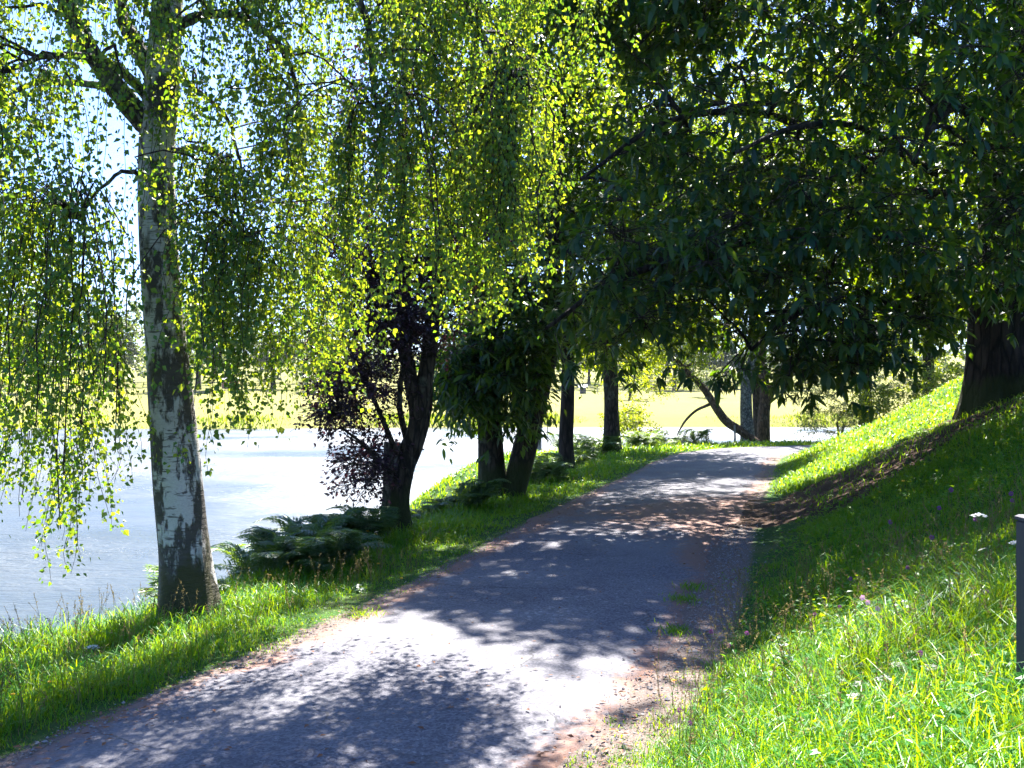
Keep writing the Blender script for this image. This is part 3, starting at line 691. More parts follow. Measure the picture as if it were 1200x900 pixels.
# ------------------------------------------------------------------ the trees at the bend
def bend_trees():
    D = 36.5; q_ = lambda x, y, d=0.: P(x, y, D + d)
    x0, y0, _ = P(876, 514, D); z0 = gz(x0, y0)
    bt = below([760, 800, 830, 850, 870, 905, 940, 980], [440, 470, 455, 440, 425, 420, 400, 390], .35)
    rb = broadleaf('pale_birch', (x0, y0, z0), 'pale trunked birch at the bend with one bright hanging spray of leaves', 'tree', None,
              [np.array([x0, y0, z0 - .1]), q_(875, 490), q_(874, 460), q_(876, 440), q_(884, 410), q_(888, 340), q_(890, 220), q_(895, 80)], V([8.5, 7, 6.5, 6.5, 5.5, 5, 4, 1]) / F * D,
              [q_(830, 350).tolist() + [2.0, 1.8, 1.8, 1.], q_(880, 250).tolist() + [2.4, 2.2, 2.8, 1.0], q_(800, 390, .5).tolist() + [1.1, 1.2, .9, .4]],
              110, 'leaf4', .09, .06, 12, M['bark_pale'], M['green_leaf'], 101, rad=.8, twigs=8, bottom=bt, extra=[([q_(875, 452), q_(862, 420), q_(852, 380), q_(845, 320)], V([4.5, 4, 3.5, 2.5]) / F * D)])
    # its hanging sprays
    rng = np.random.default_rng(5); cm = MB(); K = 6; w = np.linspace(0, 1, K); ns = 60
    S0 = np.array([P(rng.normal(822, 8), rng.uniform(360, 410), D - 2.2 + rng.normal(0, .2)) for _ in range(ns)]); SL = rng.uniform(.5, 1.5, ns)
    SL = np.minimum(SL, (S0[:, 2] - P(0, 455, D)[2]))
    pl = np.repeat(S0[:, None, :], K, 1); pl[:, :, 2] -= SL[:, None] * w; pl[:, :, 0] += rng.normal(0, .04, (ns, K))
    v, q = tube_batch(pl, np.full((ns, K), .006), 3); cm.add(v, q, 1)
    k = np.repeat(np.arange(ns), 30); f = rng.uniform(0, 1, len(k)); b = S0[k] - np.c_[0 * f, 0 * f, SL[k] * f] + rng.normal(0, .05, (len(k), 3))
    l = rng.uniform(.05, .09, len(k)); v, q = leaf4(b, rng.normal(size=(len(k), 3)) * [.6, .6, .3] + [0, 0, -1], rng.normal(size=(len(k), 3)), l, l * .75); cm.add(v, q, 0)
    br = cr([P(886, 400, D), P(860, 372, D - .8), P(835, 358, D - 1.6), P(820, 362, D - 2.2)], 10); v, q = tube_batch(br[None], np.linspace(.09, .02, 10)[None], 6); cm.add(v, q, 1)
    cm.build('hanging_spray', [M['bright_leaf'], M['twig']], rb)['label'] = 'bright yellow green hanging leaf spray'
    # forked brown tree
    D2 = 37.5; q2 = lambda x, y, d=0.: P(x, y, D2 + d); x0, y0, _ = P(894, 513, D2); z0 = gz(x0, y0)
    broadleaf('forked_tree', (x0, y0, z0), 'warm brown tree at the bend that forks into a straight and a right leaning stem', 'tree', None,
              [np.array([x0, y0, z0 - .1]), q2(895, 490), q2(897, 470), q2(896, 450), q2(893, 420), q2(892, 340), q2(896, 220), q2(905, 100)], V([8.5, 7, 6.5, 5.5, 5, 4.5, 3.5, 1]) / F * D2,
              [q2(930, 330).tolist() + [2.2, 2, 2.0, 1.], q2(920, 220).tolist() + [2.4, 2.4, 2.6, 1.0], q2(980, 360).tolist() + [1.6, 1.6, 1.3, .5]],
              110, 'leaf4', .10, .065, 12, M['bark_warm'], M['bright_leaf'], 111, rad=.8, twigs=8, bottom=below([840, 880, 910, 950, 1000, 1060], [410, 425, 425, 430, 430, 400], .35),
              extra=[([q2(898, 472), q2(906, 455), q2(916, 435), q2(928, 405), q2(940, 340)], V([5, 4.6, 4, 3.2, 2]) / F * D2)])
    # leaning tree
    D3 = 36.; q3 = lambda x, y, d=0.: P(x, y, D3 + d); x0, y0, _ = P(893, 516, D3 + .3); z0 = gz(x0, y0)
    broadleaf('leaning_tree', (x0, y0, z0), 'mossy tree bowed low over the water behind the pale birch, with a drooping bare branch', 'tree', None,
              [np.array([x0, y0, z0 - .1]), q3(870, 506, .4), q3(853, 495, .8), q3(842, 482, 1.0), q3(833, 468, 1.2), q3(822, 452, 1.3), q3(800, 430, 1.4), q3(780, 405, 1.5)], V([5.5, 5.2, 5, 4.8, 4.6, 4, 3, 1.5]) / F * D3,
              [q3(775, 420, 1.5).tolist() + [1.5, 1.4, 1.1, 1.], q3(745, 450, 1.6).tolist() + [1.2, 1.0, .8, .5], q3(800, 380, 1.2).tolist() + [1.3, 1.2, 1.0, .5]],
              85, 'leaf4', .085, .05, 9, M['bark_warm'], M['bright_leaf'], 121, rad=.65, twigs=7, flare=.15,
              bottom=below([690, 730, 760, 790, 815, 850, 880], [470, 500, 485, 475, 455, 440, 430], .3),
              extra=[([q3(831, 474, 1.2), q3(816, 481, 1.0), q3(804, 492, .9), q3(797, 503, .8), q3(793, 511, .7)], V([2, 1.6, 1.4, 1.0, .6]) / F * D3)])
bend_trees()

# ------------------------------------------------------------------ trees behind, on and beyond the mound
def back_trees():
    for (x, Y, nm, lab, h, ex, ncl, lm, sd) in (
        (1012, 37.5, 'broadleaf_tree', 'tall sunlit broadleaf tree behind the chestnut crown, above the willow bush', 18., 4.2, 230, M['bright_leaf'], 131),
        (1085, 38., 'broadleaf_tree', 'sunlit broadleaf tree beyond the bank crest, seen just left of the chestnut trunk', 16., 4.2, 260, M['bright_leaf'], 132),
        (1215, 40., 'broadleaf_tree', 'broadleaf tree beyond the bank crest at the right of the chestnut trunk', 17., 4.2, 190, M['green_leaf'], 133),
        (886, 40.5, 'broadleaf_tree', 'tall backlit broadleaf tree rising behind the pale birch and the forked tree', 17., 3.8, 190, M['bright_leaf'], 134)):
        x0 = (x - 600) / F * Y; z0 = gz(x0, Y)
        cz = z0 + h * .55
        broadleaf(nm, (x0, Y, z0), lab, 'tree', None,
                  [(x0, Y, z0 - .2), (x0 + .1, Y, z0 + h * .2), (x0 - .1, Y + .1, z0 + h * .45), (x0, Y, z0 + h * .8), (x0 + .1, Y, z0 + h)], V([.26, .21, .17, .1, .03]),
                  [[x0, Y, cz, ex, ex, h * .42, 1.], [x0 + 1.2, Y - .5, z0 + h * .36, ex * .8, ex * .8, h * .22, .45], [x0 - 1.4, Y, z0 + h * .75, ex * .7, ex * .7, h * .25, .45]],
                  ncl, 'leaf4', .15, .10, 12, M['bark_brown'], lm, sd, rad=1.0, twigs=8, twig_tubes=False,
                  bottom=(below([640, 740, 780, 830, 900, 940, 1000], [380, 400, 380, 350, 350, 360, 400], .5) if x < 900 else (below([700, 850, 930, 1010, 1060, 1150], [250, 300, 380, 400, 410, 420], .4) if x < 1050 else None)))
back_trees()

# willow bush by the bend
def bush(name, x, ybase, Y, w, h, label, lm, seed, ncl=60, L=.09, Wd=.03, cat='bush', rad=.5, per=11):
    rng = np.random.default_rng(seed); x0 = (x - 600) / F * Y; z0 = gz(x0, Y)
    root = thing(name, (x0, Y, z0), label, cat); b = np.array([x0, Y, z0])
    cl_ = in_ellipsoids(rng, ncl, [[x0, Y, z0 + h * .55, w, w, h * .5, 1]], None, .2); cl_[:, 2] = np.maximum(cl_[:, 2], z0 + .2)
    Ps, Rs = grow([b, b + [0.1, 0, h * .2], b + [-.1, .1, h * .25]], [.05, .04, .04], cl_, rng, .005, .03)
    tm = MB(); v, q = tube_batch(Ps, Rs, 5); tm.add(v, q); v, q = tube_batch(np.array([[b - [0, 0, .1], b + [.05, 0, h * .1], b + [.1, 0, h * .2]], [b - [0, 0, .1], b + [-.05, .05, h * .12], b + [-.1, .1, h * .25]]]), np.full((2, 3), .045), 6); tm.add(v, q); tm.build('stem', M['bark_brown'], root, shade=True)
    cm = MB(); spray(cl_, rad, per, rng, L, Wd, cm, 0, 1, 'leaf4', twigs=8); cm.build('crown', [lm, M['twig']], root)
    return root
bush('willow_bush', 985, 510, 36.5, 2.0, 3.3, 'silvery green willow bush by the water where the path disappears', M['willow_leaf'], 141, 90, .11, .035)
bush('shore_shrub', 740, 500, 34., .9, 1.5, 'sunlit shrub between the ivy speckled trunk and the lake', M['bright_leaf'], 142, 34, .09, .055)
bush('bank_shrub', 1040, 470, 33.5, 1.4, 2.2, 'low shrub peeping over the sunny bank crest', M['bright_leaf'], 143, 40, .10, .06)
bush('bank_shrub', 1110, 450, 31.8, 1.6, 2.6, 'dark shrub on the bank crest left of the chestnut trunk', M['green_leaf'], 144, 50, .10, .06)

# ------------------------------------------------------------------ the big sweet chestnut on the bank
def chestnut():
    rng = np.random.default_rng(151); D = 15.2
    x0, y0, _ = P(1172, 482, D); z0 = gz(x0, y0)
    print('chestnut base', x0, y0, z0, 'wanted z', P(1172, 482, D)[2])
    root = thing('sweet_chestnut', (x0, y0, z0), 'massive dark sweet chestnut on the bank whose long leafed boughs overhang the path', 'tree')
    tm = MB()
    tp = [(x0 + .03, y0, z0 - .2), (x0, y0, z0 + .35), (x0 - .02, y0, z0 + 1.0), (x0, y0, z0 + 1.9), (x0 + .1, y0, z0 + 3.2), (x0 + .2, y0, z0 + 5.2), (x0 + .1, y0, z0 + 7.6)]
    v, q = trunk_tube(tp, [.50, .45, .43, .42, .36, .25, .05], 70, 40, .30, .05, 9, 6); tm.add(v, q)
    boughs = [
        ([tp[3], P(1080, 330, 14.4), P(960, 280, 13.2), P(840, 290, 12.2), P(720, 330, 11.3), P(640, 385, 10.8)], .17),
        ([tp[3], P(1100, 370, 14.2), P(1010, 350, 13.0), P(930, 370, 12.2), P(880, 410, 11.8)], .12),
        ([tp[4], P(1050, 220, 14.2), P(920, 140, 13.2), P(790, 140, 12.3), P(680, 210, 11.8)], .15),
        ([tp[4], P(1090, 200, 13.2), P(1010, 150, 11.8), P(930, 150, 10.9), P(860, 180, 10.4)], .10),
        ([tp[4], P(1150, 180, 13.4), P(1130, 130, 11.8), P(1100, 140, 10.8), P(1070, 190, 10.3)], .10),
        ([tp[5], P(1080, 40, 14.5), P(950, -30, 13.6), P(830, -20, 13), P(740, 60, 12.6)], .12),
        ([tp[5], P(1120, 0, 13.6), P(1060, -60, 12.2), P(1000, -20, 11.0)], .11),
        ([tp[4], P(1240, 230, 14.4), P(1330, 200, 13.6), P(1420, 240, 13)], .14),
        ([tp[4], P(1200, 230, 16.2), P(1260, 190, 17.2), P(1300, 200, 18)], .12),
        ([tp[5], P(1130, 60, 16), P(1080, 30, 17), P(1020, 60, 17.6)], .11),
        ([tp[5], P(1230, 0, 14), P(1320, -60, 13.2), P(1400, -20, 12.6)], .12),
        ([tp[5], (6.6, 14, 8.6), (5.4, 13, 9.6), (3.8, 12.2, 9.8)], .13), ([tp[5], (6.9, 14, 9.4), (6.4, 13.4, 10.8), (6.0, 13, 11.6)], .12), ([tp[5], (8.2, 14.2, 8.4), (9.2, 13.8, 9.0)], .1),
    ]
    nodes, nr = [], []
    for p, r in boughs:
        v, q = trunk_tube(p, np.linspace(r * .62, .02, len(p)), 30, 10, 0, .05, 33); tm.add(v, q)
        nodes += list(cr(p, 12)[3:]); nr += list(np.linspace(r, .03, 12)[3:])
    ells = [P(740, 310, 11.4).tolist() + [1.2, 1.2, 1.1, .55], P(830, 250, 12.2).tolist() + [1.5, 1.5, 1.4, .5], P(960, 300, 12.2).tolist() + [1.5, 1.8, 1.6, 1.0],
            P(900, 100, 12.6).tolist() + [1.8, 2.0, 1.8, .55], P(1060, 180, 12.3).tolist() + [1.9, 2.4, 2.2, 1.3], P(1180, 200, 13).tolist() + [2.0, 3.2, 2.2, 1.2], P(1300, 150, 14).tolist() + [2.6, 3.2, 2.6, .9],
            P(1080, 0, 13.6).tolist() + [2.4, 2.8, 1.6, .9], P(1010, 390, 12.4).tolist() + [.9, 1.2, .6, .35], P(1170, 350, 13.2).tolist() + [1.4, 1.0, .7, .45], P(1200, 230, 16.3).tolist() + [2.4, 1.6, 1.6, .3], P(800, 180, 12.5).tolist() + [1.4, 1.2, 1.2, .2],
            [4.0, 12.5, 9.5, 2.4, 2.2, 1.8, 1.2], [6.2, 12.8, 10.4, 3.0, 2.6, 2.2, 1.2], [2.2, 12.9, 7.3, 2.0, 1.6, 1.4, .6], [9.0, 13.5, 8.6, 2.6, 2.6, 2.0, .6], [4.6, 11.0, 6.6, 2.0, 1.6, 1.6, .6], [6.6, 16.9, 5.6, 2.4, 1.1, 1.4, .6], [5.6, 17.7, 5.0, 2.3, 1.0, 1.2, .9], [5.2, 13.0, 11.2, 2.3, 1.7, 1.3, .7], [3.4, 15.9, 5.0, 1.9, 1.1, 1.2, .5], [2.2, 13.6, 7.0, 1.8, 1.6, 1.5, .5], [1.6, 13.4, 7.4, 2.0, 1.7, 1.2, 1.7], [3.6, 17.6, 5.6, 1.9, 1.3, 1.5, .6]]
    bt = below([560, 600, 640, 700, 730, 760, 800, 830, 880, 905, 940, 990, 1040, 1060, 1100, 1125, 1160, 1200, 1300, 1500], [330, 380, 430, 440, 430, 425, 415, 455, 460, 440, 475, 475, 465, 430, 415, 385, 385, 385, 380, 380], .32)
    cl_ = in_ellipsoids(rng, 1180, ells, bt, .2)
    Ps, Rs = grow(nodes, nr, cl_, rng, .007, .045); v, q = tube_batch(Ps, Rs, 6); tm.add(v, q)
    tm.build('trunk', M['bark_dark'], root, shade=True)
    cm = MB(); rosettes(cl_, rng, cm, 0, 1, 9, .55, .175, .066, 7)
    # the low fan of leaves hanging over the bend
    low = np.array([P(850, 440, 11.2), P(835, 445, 11.1), P(868, 432, 11.2), P(925, 440, 11.6), P(945, 455, 11.8), P(660, 420, 10.7)])
    rosettes(low, rng, cm, 0, 1, 3, .16, .2, .06, 7)
    v, q = tube_batch(np.array([np.linspace(a, b, 5) for a, b in zip(low, [P(880, 400, 11.8)] * 3 + [P(930, 390, 12.2)] * 2 + [P(650, 390, 10.8)])]), np.full((6, 5), .008), 4); cm.add(v, q, 1)
    cm.build('crown', [M['chestnut_leaf'], M['twig']], root)
chestnut()

# ------------------------------------------------------------------ grass
def on_ray(x, y, lo=2.0, hi=40.):
    """ground point under a photo pixel"""
    Ys = np.linspace(lo, hi, 1600); p = np.array([(x - 600) / F * Ys, Ys, EYE + (HOR - y) / F * Ys]); g_ = height(p[0], p[1]); k = np.argmax(p[2] <= g_)
    return np.array([p[0][k], p[1][k], g_[k]])
def grass():
    rng = np.random.default_rng(61); mb = MB(); tot = 0
    # (y0, y1, blades per m2, width, height scale)
    for y0, y1, den, wd, hs in ((1.6, 4.6, 5200, .0046, 1.0), (4.6, 7.5, 3600, .0056, 1.0), (7.5, 11, 2000, .008, 1.0), (11, 16, 850, .013, 1.0), (16, 23, 460, .019, 1.1), (23, 41, 150, .032, 1.2)):
        xa, xb = -y1 * .60 - 1.4, y1 * .60 + 1.4; n = int((xb - xa) * (y1 - y0) * den)
        X = rng.uniform(xa, xb, n); Y = rng.uniform(y0, y1, n)
        ok = np.abs(X) < Y * .59 + 1.3; X, Y = X[ok], Y[ok]
        s, _ = sdist(X, Y); z = height(X, Y, s)
        edge = np.where(s < 0, -s - 1.22 - .09 * wob(X, Y, 3) - .06 * wob(X, Y, 9), s - 1.30 + .16 * smooth(6.5, 4.2, Y) - .11 * wob(X, Y, 2.3) - .07 * wob(X, Y, 8))
        edge = edge + np.where((s > 0) & (Y > 9) & (Y < 15), -.35, 0)
        keep = (edge > 0) & (z > WATER + .15) & (bare_f(X, Y) < rng.uniform(.2, 1.12, len(X)))
        keep &= rng.random(len(X)) < np.clip(.25 + edge * 2.2, 0, 1) * (.72 + .28 * np.clip(wob(X, Y, 1.1) + .6, 0, 1))
        # the far face of the mound, out of sight
        X, Y, s, z, edge = X[keep], Y[keep], s[keep], z[keep], edge[keep]; n = len(X)
        tall = np.where(s > 0, .07 + .075 * smooth(6.5, 4.0, Y), .06 + .035 * smooth(.5, 1.3, edge) + .035 * smooth(9, 5, Y))
        h = tall * smooth(-.15, .7, edge) * hs * rng.gamma(6, 1 / 6., n).clip(.2, 1.6) * (1 + .45 * wob(X, Y, 1.7)).clip(.4, 1.9)
        h = np.maximum(h, .02)
        az = rng.uniform(0, 6.3, n); lean = rng.uniform(.15, 1.0, n); ld = np.c_[np.cos(az), np.sin(az), 0 * az]
        a2 = az + rng.normal(math.pi / 2, .5, n); sd = np.c_[np.cos(a2), np.sin(a2), 0 * az] * (wd * rng.uniform(.6, 1.3, n) * .5)[:, None]
        b = np.c_[X, Y, z - .01]
        m1 = b + ld * (h * lean * .35)[:, None] + np.c_[0 * h, 0 * h, h * .6]; m2 = b + ld * (h * lean * .95)[:, None] + np.c_[0 * h, 0 * h, h * (1 - .25 * lean)]
        tip = b + ld * (h * lean * 1.5)[:, None] + np.c_[0 * h, 0 * h, h * (1.08 - .75 * lean ** 2)]
        v = np.stack([b - sd, b + sd, m1 + sd * .9, m1 - sd * .9, m2 + sd * .6, m2 - sd * .6, tip], 1).reshape(-1, 3)
        o = (np.arange(n) * 7)[:, None]; straw = rng.random(n) < .02 + .16 * smooth(.4, 0, edge)
        for msk, mi in ((~straw, 0), (straw, 1)):
            oo = o[msk]; pass
        qq = np.concatenate([o + [0, 1, 2, 3], o + [3, 2, 4, 5]]); tt = o + [5, 4, 6]; st2 = np.concatenate([straw, straw])
        mb.add(v, [qq[~st2], tt[~straw]], 0); mb.f.append((qq[st2] + mb.n - len(v), 1)); mb.f.append((tt[straw] + mb.n - len(v), 1))
        tot += n
    for x, y in ((792, 742), (812, 690), (803, 704), (424, 722)):
        c = on_ray(x, y); n = 170; X = c[0] + rng.normal(0, .07, n); Y = c[1] + rng.normal(0, .09, n); z = height(X, Y); h = rng.uniform(.02, .06, n); az = rng.uniform(0, 6.3, n)
        v, q = leaf4(np.c_[X, Y, z], np.c_[np.cos(az) * .7, np.sin(az) * .7, np.full(n, 1.)], rng.normal(size=(n, 3)), h, h * .1 + .002); mb.add(v, q, 0)
    print('grass blades', tot)
    # flowering grass stems with feathery heads
    n = 2000; X = np.concatenate([rng.uniform(-4.2, -.6, n // 2), rng.uniform(.6, 4, n // 2)]); Y = np.concatenate([rng.uniform(4, 9, n // 2), rng.uniform(3.2, 8, n // 2)])
    s, _ = sdist(X, Y); z = height(X, Y, s); ok = (np.abs(s) > 1.35) & (z > -.9) & ~((s < -1.9) & (Y > 7.6)); X, Y, z = X[ok], Y[ok], z[ok]; n = len(X)
    h = rng.uniform(.18, .38, n); w = np.linspace(0, 1, 4); dr = rng.normal(0, .12, (n, 2))
    pl = np.zeros((n, 4, 3)); pl[:, :, 0] = X[:, None] + dr[:, :1] * h[:, None] * w ** 2 * 2; pl[:, :, 1] = Y[:, None] + dr[:, 1:] * h[:, None] * w ** 2 * 2; pl[:, :, 2] = z[:, None] + h[:, None] * w
    v, q = tube_batch(pl, np.full((n, 4), .0011), 3); mb.add(v, q, 1)
    k = np.repeat(np.arange(n), 16); f = rng.uniform(.72, 1.0, len(k)); b = pl[k, 2] + (pl[k, 3] - pl[k, 2]) * ((f - .667) * 3)[:, None]
    l = rng.uniform(.006, .018, len(k)); v, q = leaf4(b, rng.normal(size=(len(k), 3)) + [0, 0, .8], rng.normal(size=(len(k), 3)), l, l * .35); mb.add(v, q, 1)
    tag(mb.build('grass', [M['grass_blade'], M['straw']]), kind='stuff')
grass()

# low clover-like leaves in the sward of the bank
def sward():
    rng = np.random.default_rng(62); mb = MB()
    n = 30000; Y = rng.uniform(2.4, 13, n); X = rng.uniform(-.3, .6, n) * Y; s, _ = sdist(X, Y); z = height(X, Y, s)
    ok = (s > 1.5 + .1 * wob(X, Y, 3)) & (wob(X, Y, 1.9) > -.1) & (bare_f(X, Y) < .3); X, Y, z = X[ok], Y[ok], z[ok]; n = len(X)
    b = np.c_[X, Y, z + rng.uniform(.02, .16, n)]
    l = rng.uniform(.018, .05, n); az = rng.uniform(0, 6.3, n)
    v, q = leaf4(b, np.c_[np.cos(az), np.sin(az), rng.uniform(-.3, .5, n)], rng.normal(0, .4, (n, 3)) + [0, 0, 1], l, l * .75); mb.add(v, q)
    tag(mb.build('ground_cover', M['grass_blade']), kind='stuff')
sward()

def litter():
    rng = np.random.default_rng(63); mb = MB()
    n = 26000; Y = rng.uniform(3.5, 24, n); X = rng.uniform(-.5, .55, n) * Y
    s, _ = sdist(X, Y); z = height(X, Y, s); bf = bare_f(X, Y)
    pr = np.where(np.abs(s) < 1.35, np.clip(.06 + .9 * smooth(.75, 1.25, np.abs(s)) + .30 * np.exp(-((Y - 13) / 2.2) ** 2), 0, 1), bf + .02)
    ok = rng.random(n) < pr; X, Y, s, z = X[ok], Y[ok], s[ok], z[ok]; n = len(X); z = np.where(np.abs(s) < 1.3, .014, z + .008)
    az = rng.uniform(0, 6.3, n); l = rng.uniform(.012, .05, n)
    v, q = leaf4(np.c_[X, Y, z], np.c_[np.cos(az), np.sin(az), rng.uniform(-.02, .2, n)], rng.normal(0, .25, (n, 3)) + [0, 0, 1], l, l * .4); mb.add(v, q)
    tag(mb.build('leaf_litter', M['litter_leaf']), kind='stuff')
    # loose grit along the right shoulder and the left edge
    gm = MB(); n = 5200; Y = rng.uniform(3.6, 12, n); t = rng.random(n) < .75
    cx = np.interp(Y, CLs[:, 1], CLs[:, 0]); sgn = np.where(t, rng.normal(1.2, .13, n), rng.normal(-1.22, .1, n)); X = cx + sgn / .94
    s, _ = sdist(X, Y); z = np.where(np.abs(s) < 1.02, .006, height(X, Y, s)); r = rng.gamma(3, .0016, n).clip(.002, .016)
    oc = V([(1, 0, 0), (-1, 0, 0), (0, 1, 0), (0, -1, 0), (0, 0, .7), (0, 0, -.7)]); fc = np.array([[0, 2, 4], [2, 1, 4], [1, 3, 4], [3, 0, 4], [2, 0, 5], [1, 2, 5], [3, 1, 5], [0, 3, 5]])
    v = np.c_[X, Y, z + r * .3][:, None, :] + oc[None] * r[:, None, None] * rng.uniform(.6, 1.3, (n, 6, 1))
    gm.add(v.reshape(-1, 3), (np.arange(n)[:, None, None] * 6 + fc[None]).reshape(-1, 3))
    tag(gm.build('gravel', M['stone']), kind='stuff')
litter()

# ------------------------------------------------------------------ bracken
def bracken(x, y, label, nf, rad, flen, seed, mat_=None, lean=(0, 0)):
    rng = np.random.default_rng(seed); z0 = gz(x, y)
    root = thing('bracken', (x, y, z0), label, 'fern', 'bracken along the lake bank')
    fm, sm = MB(), MB(); B, D_, L_ = [], [], []
    for _ in range(nf):
        a = rng.uniform(0, 6.3); rr = rad * math.sqrt(rng.random()); bx, by = x + rr * math.cos(a), y + rr * math.sin(a) * .8
        L = flen * rng.uniform(.6, 1.25); az = rng.uniform(0, 6.3); hd = np.array([math.cos(az) + lean[0], math.sin(az) + lean[1], 0]); hd /= np.linalg.norm(hd) + 1e-6
        w = np.linspace(0, 1, 13)[:, None]; p0 = np.array([bx, by, gz(bx, by) - .02])
        up = rng.uniform(.7, 1.5)
        c = p0 + hd * L * (.15 * w + .62 * w ** 2) + np.array([0, 0, 1.]) * L * up * (w * 1.35 - .62 * w ** 2 - .2 * w ** 3)
        v, q = tube_batch(c[None], np.linspace(.006, .0015, 13)[None], 3); sm.add(v, q)
        t = np.linspace(.25, 1.0, 17); base = np.stack([np.interp(t, w[:, 0], c[:, i]) for i in range(3)], 1); tg = unit(np.gradient(base, axis=0))
        sd = unit(np.cross(tg, [0, 0, 1.0])); pl = L * .40 * np.sin(np.clip((1.04 - t) / .76, 0, 1) ** .75 * math.pi / 2)
        for sg in (-1, 1):
            pd = unit(sd * sg + tg * .45 + np.array([0, 0, -.12]) + rng.normal(0, .06, (17, 3)))
            B.append(base); D_.append(pd); L_.append(pl)
            for m, ls in ((.25, .42), (.5, .36), (.72, .26)):
                for s2 in (-1, 1):
                    B.append(base + pd * (pl * m)[:, None]); D_.append(unit(tg * s2 * .8 + pd * .7)); L_.append(pl * ls)
    B = np.concatenate(B); D_ = np.concatenate(D_); L_ = np.concatenate(L_)
    v, q = leaf4(B, D_, rng.normal(0, .2, B.shape) + [0, 0, 1], L_, np.maximum(L_ * .2, .008), .35, .05); fm.add(v, q)
    fm.build('frond', mat_ or M['fern_leaf'], root); sm.build('stalk', M['stem_green'], root)
for k, (X, Y, nf, rd, fl, lab) in enumerate((
    (-2.05, 9.3, 34, .5, .62, 'blue green bracken nearest the silver birch on the bank edge'),
    (-2.35, 10.3, 34, .55, .7, 'dense shaded bracken midway between the silver birch and the plum tree'),
    (-1.95, 11.1, 34, .5, .68, 'tallest shaded bracken just left of the plum tree foot'),
    (-2.7, 8.2, 10, .25, .5, 'thin bracken fronds poking out behind the silver birch foot'),
    (-.95, 14.0, 26, .55, .6, 'light green bracken between the plum tree and the twin trunks'),
    (.45, 18.6, 26, .6, .65, 'bracken in half shade right of the leaning twin trunk'),
    (1.3, 24.0, 26, .7, .75, 'bracken behind the slim black trunk at the verge edge'),
    (2.1, 27.6, 26, .8, .8, 'sunny bracken left of the ivy speckled trunk'),
    (3.9, 30.5, 24, .9, .8, 'sunny bracken right of the ivy speckled trunk'),
    (5.2, 32.0, 22, .9, .75, 'yellow green bracken at the outer edge of the bend'))):
    bracken(X, Y, lab, int(nf * 1.6), rd, fl * .85, 200 + k, lean=(.2, -.2))

# ------------------------------------------------------------------ tall weeds and flowers
def stem_mb(p0, h, rng, r=.0022, bend=.08):
    w = np.linspace(0, 1, 6)[:, None]; d = np.array([rng.normal(0, bend), rng.normal(0, bend), 0])
    pl = V(p0) + np.array([0, 0, h]) * w + d * h * w ** 2
    v, q = tube_batch(pl[None], np.linspace(r, r * .6, 6)[None], 5); return pl, v, q
def leaves_on(pl, rng, n, L, Wd, mb, f0=.1, f1=.8):
    f = rng.uniform(f0, f1, n) * (len(pl) - 1); i0 = np.minimum(f.astype(int), len(pl) - 2); b = pl[i0] + (pl[i0 + 1] - pl[i0]) * (f - i0)[:, None]
    az = rng.uniform(0, 6.3, n); l = L * rng.uniform(.6, 1.2, n)
    v, q = leaf6(b, np.c_[np.cos(az), np.sin(az), rng.uniform(.1, .8, n)], rng.normal(0, .2, (n, 3)) + [0, 0, 1], l, l * Wd / L, .3); mb.add(v, q)
def umbel(p, h, label, seed, size=.05, group=None, buds=False):
    rng = np.random.default_rng(seed); root = thing('umbel_flower', p, label, 'flower', group)
    pl, v, q = stem_mb(p, h, rng, .003, .03); sm = MB().add(v, q); leaves_on(pl, rng, 14, .07, .014, sm, .2, .7)
    top = pl[-1]; n = 15; az = np.arange(n) * 2.4; rr = size * np.sqrt((np.arange(n) + .5) / n); e = top + np.c_[np.cos(az) * rr, np.sin(az) * rr, .02 + .012 * (1 - (rr / size) ** 2)]
    v, q = tube_batch(np.stack([np.repeat(top[None], n, 0), (top + e) / 2 + [0, 0, -.004], e], 1), np.full((n, 3), .0009), 3); sm.add(v, q)
    sm.build('stem', M['stem_green'], root)
    k = np.repeat(np.arange(n), 12); b = e[k] + rng.normal(0, size * .11, (len(k), 3)) * [1, 1, .25]; l = rng.uniform(.006, .011, len(k))
    v, q = leaf4(b, rng.normal(size=(len(k), 3)) * [1, 1, .2], rng.normal(0, .3, (len(k), 3)) + [0, 0, 1], l, l * .9); MB().add(v, q).build('flower_head', M['white_petal'], root)
def flower_at(x, y, Y): # head pixel at depth Y -> base point, stem height
    p = P(x, y, Y); z = gz(p[0], p[1]); return (p[0], p[1], z), max(p[2] - z, .05)
b_, h_ = flower_at(1143, 609, 4.9); umbel(b_, h_, 'tall white umbel flower standing clear above the sunlit grass near the post', 301, .035)
b_, h_ = flower_at(1190, 642, 4.75); umbel(b_, h_, 'white umbel flower half hidden at the edge of the dark post', 302, .03)
for k, (x, y, lab) in enumerate(((1008, 803, 'left one of two round white umbels side by side in the sunlit grass'), (1052, 800, 'right one of two round white umbels side by side in the sunlit grass'), (1036, 816, 'broad white umbel just below the pair in the sunlit grass'), (1092, 806, 'flat white umbel right of the pair in the sunlit grass'),
                                 (1008, 822, 'small white umbel lowest in the sunlit white patch'), (1003, 837, 'white umbel at the lower left of the sunlit white patch'), (110, 778, 'single white umbel in the grass left of the silver birch foot'))):
    p = on_ray(x, y); Y = p[1] - .05 if x > 600 else p[1]; b_, h_ = flower_at(x, y, Y - .1); umbel(b_, max(h_, .1), lab, 310 + k, .035 if x > 600 else .04)
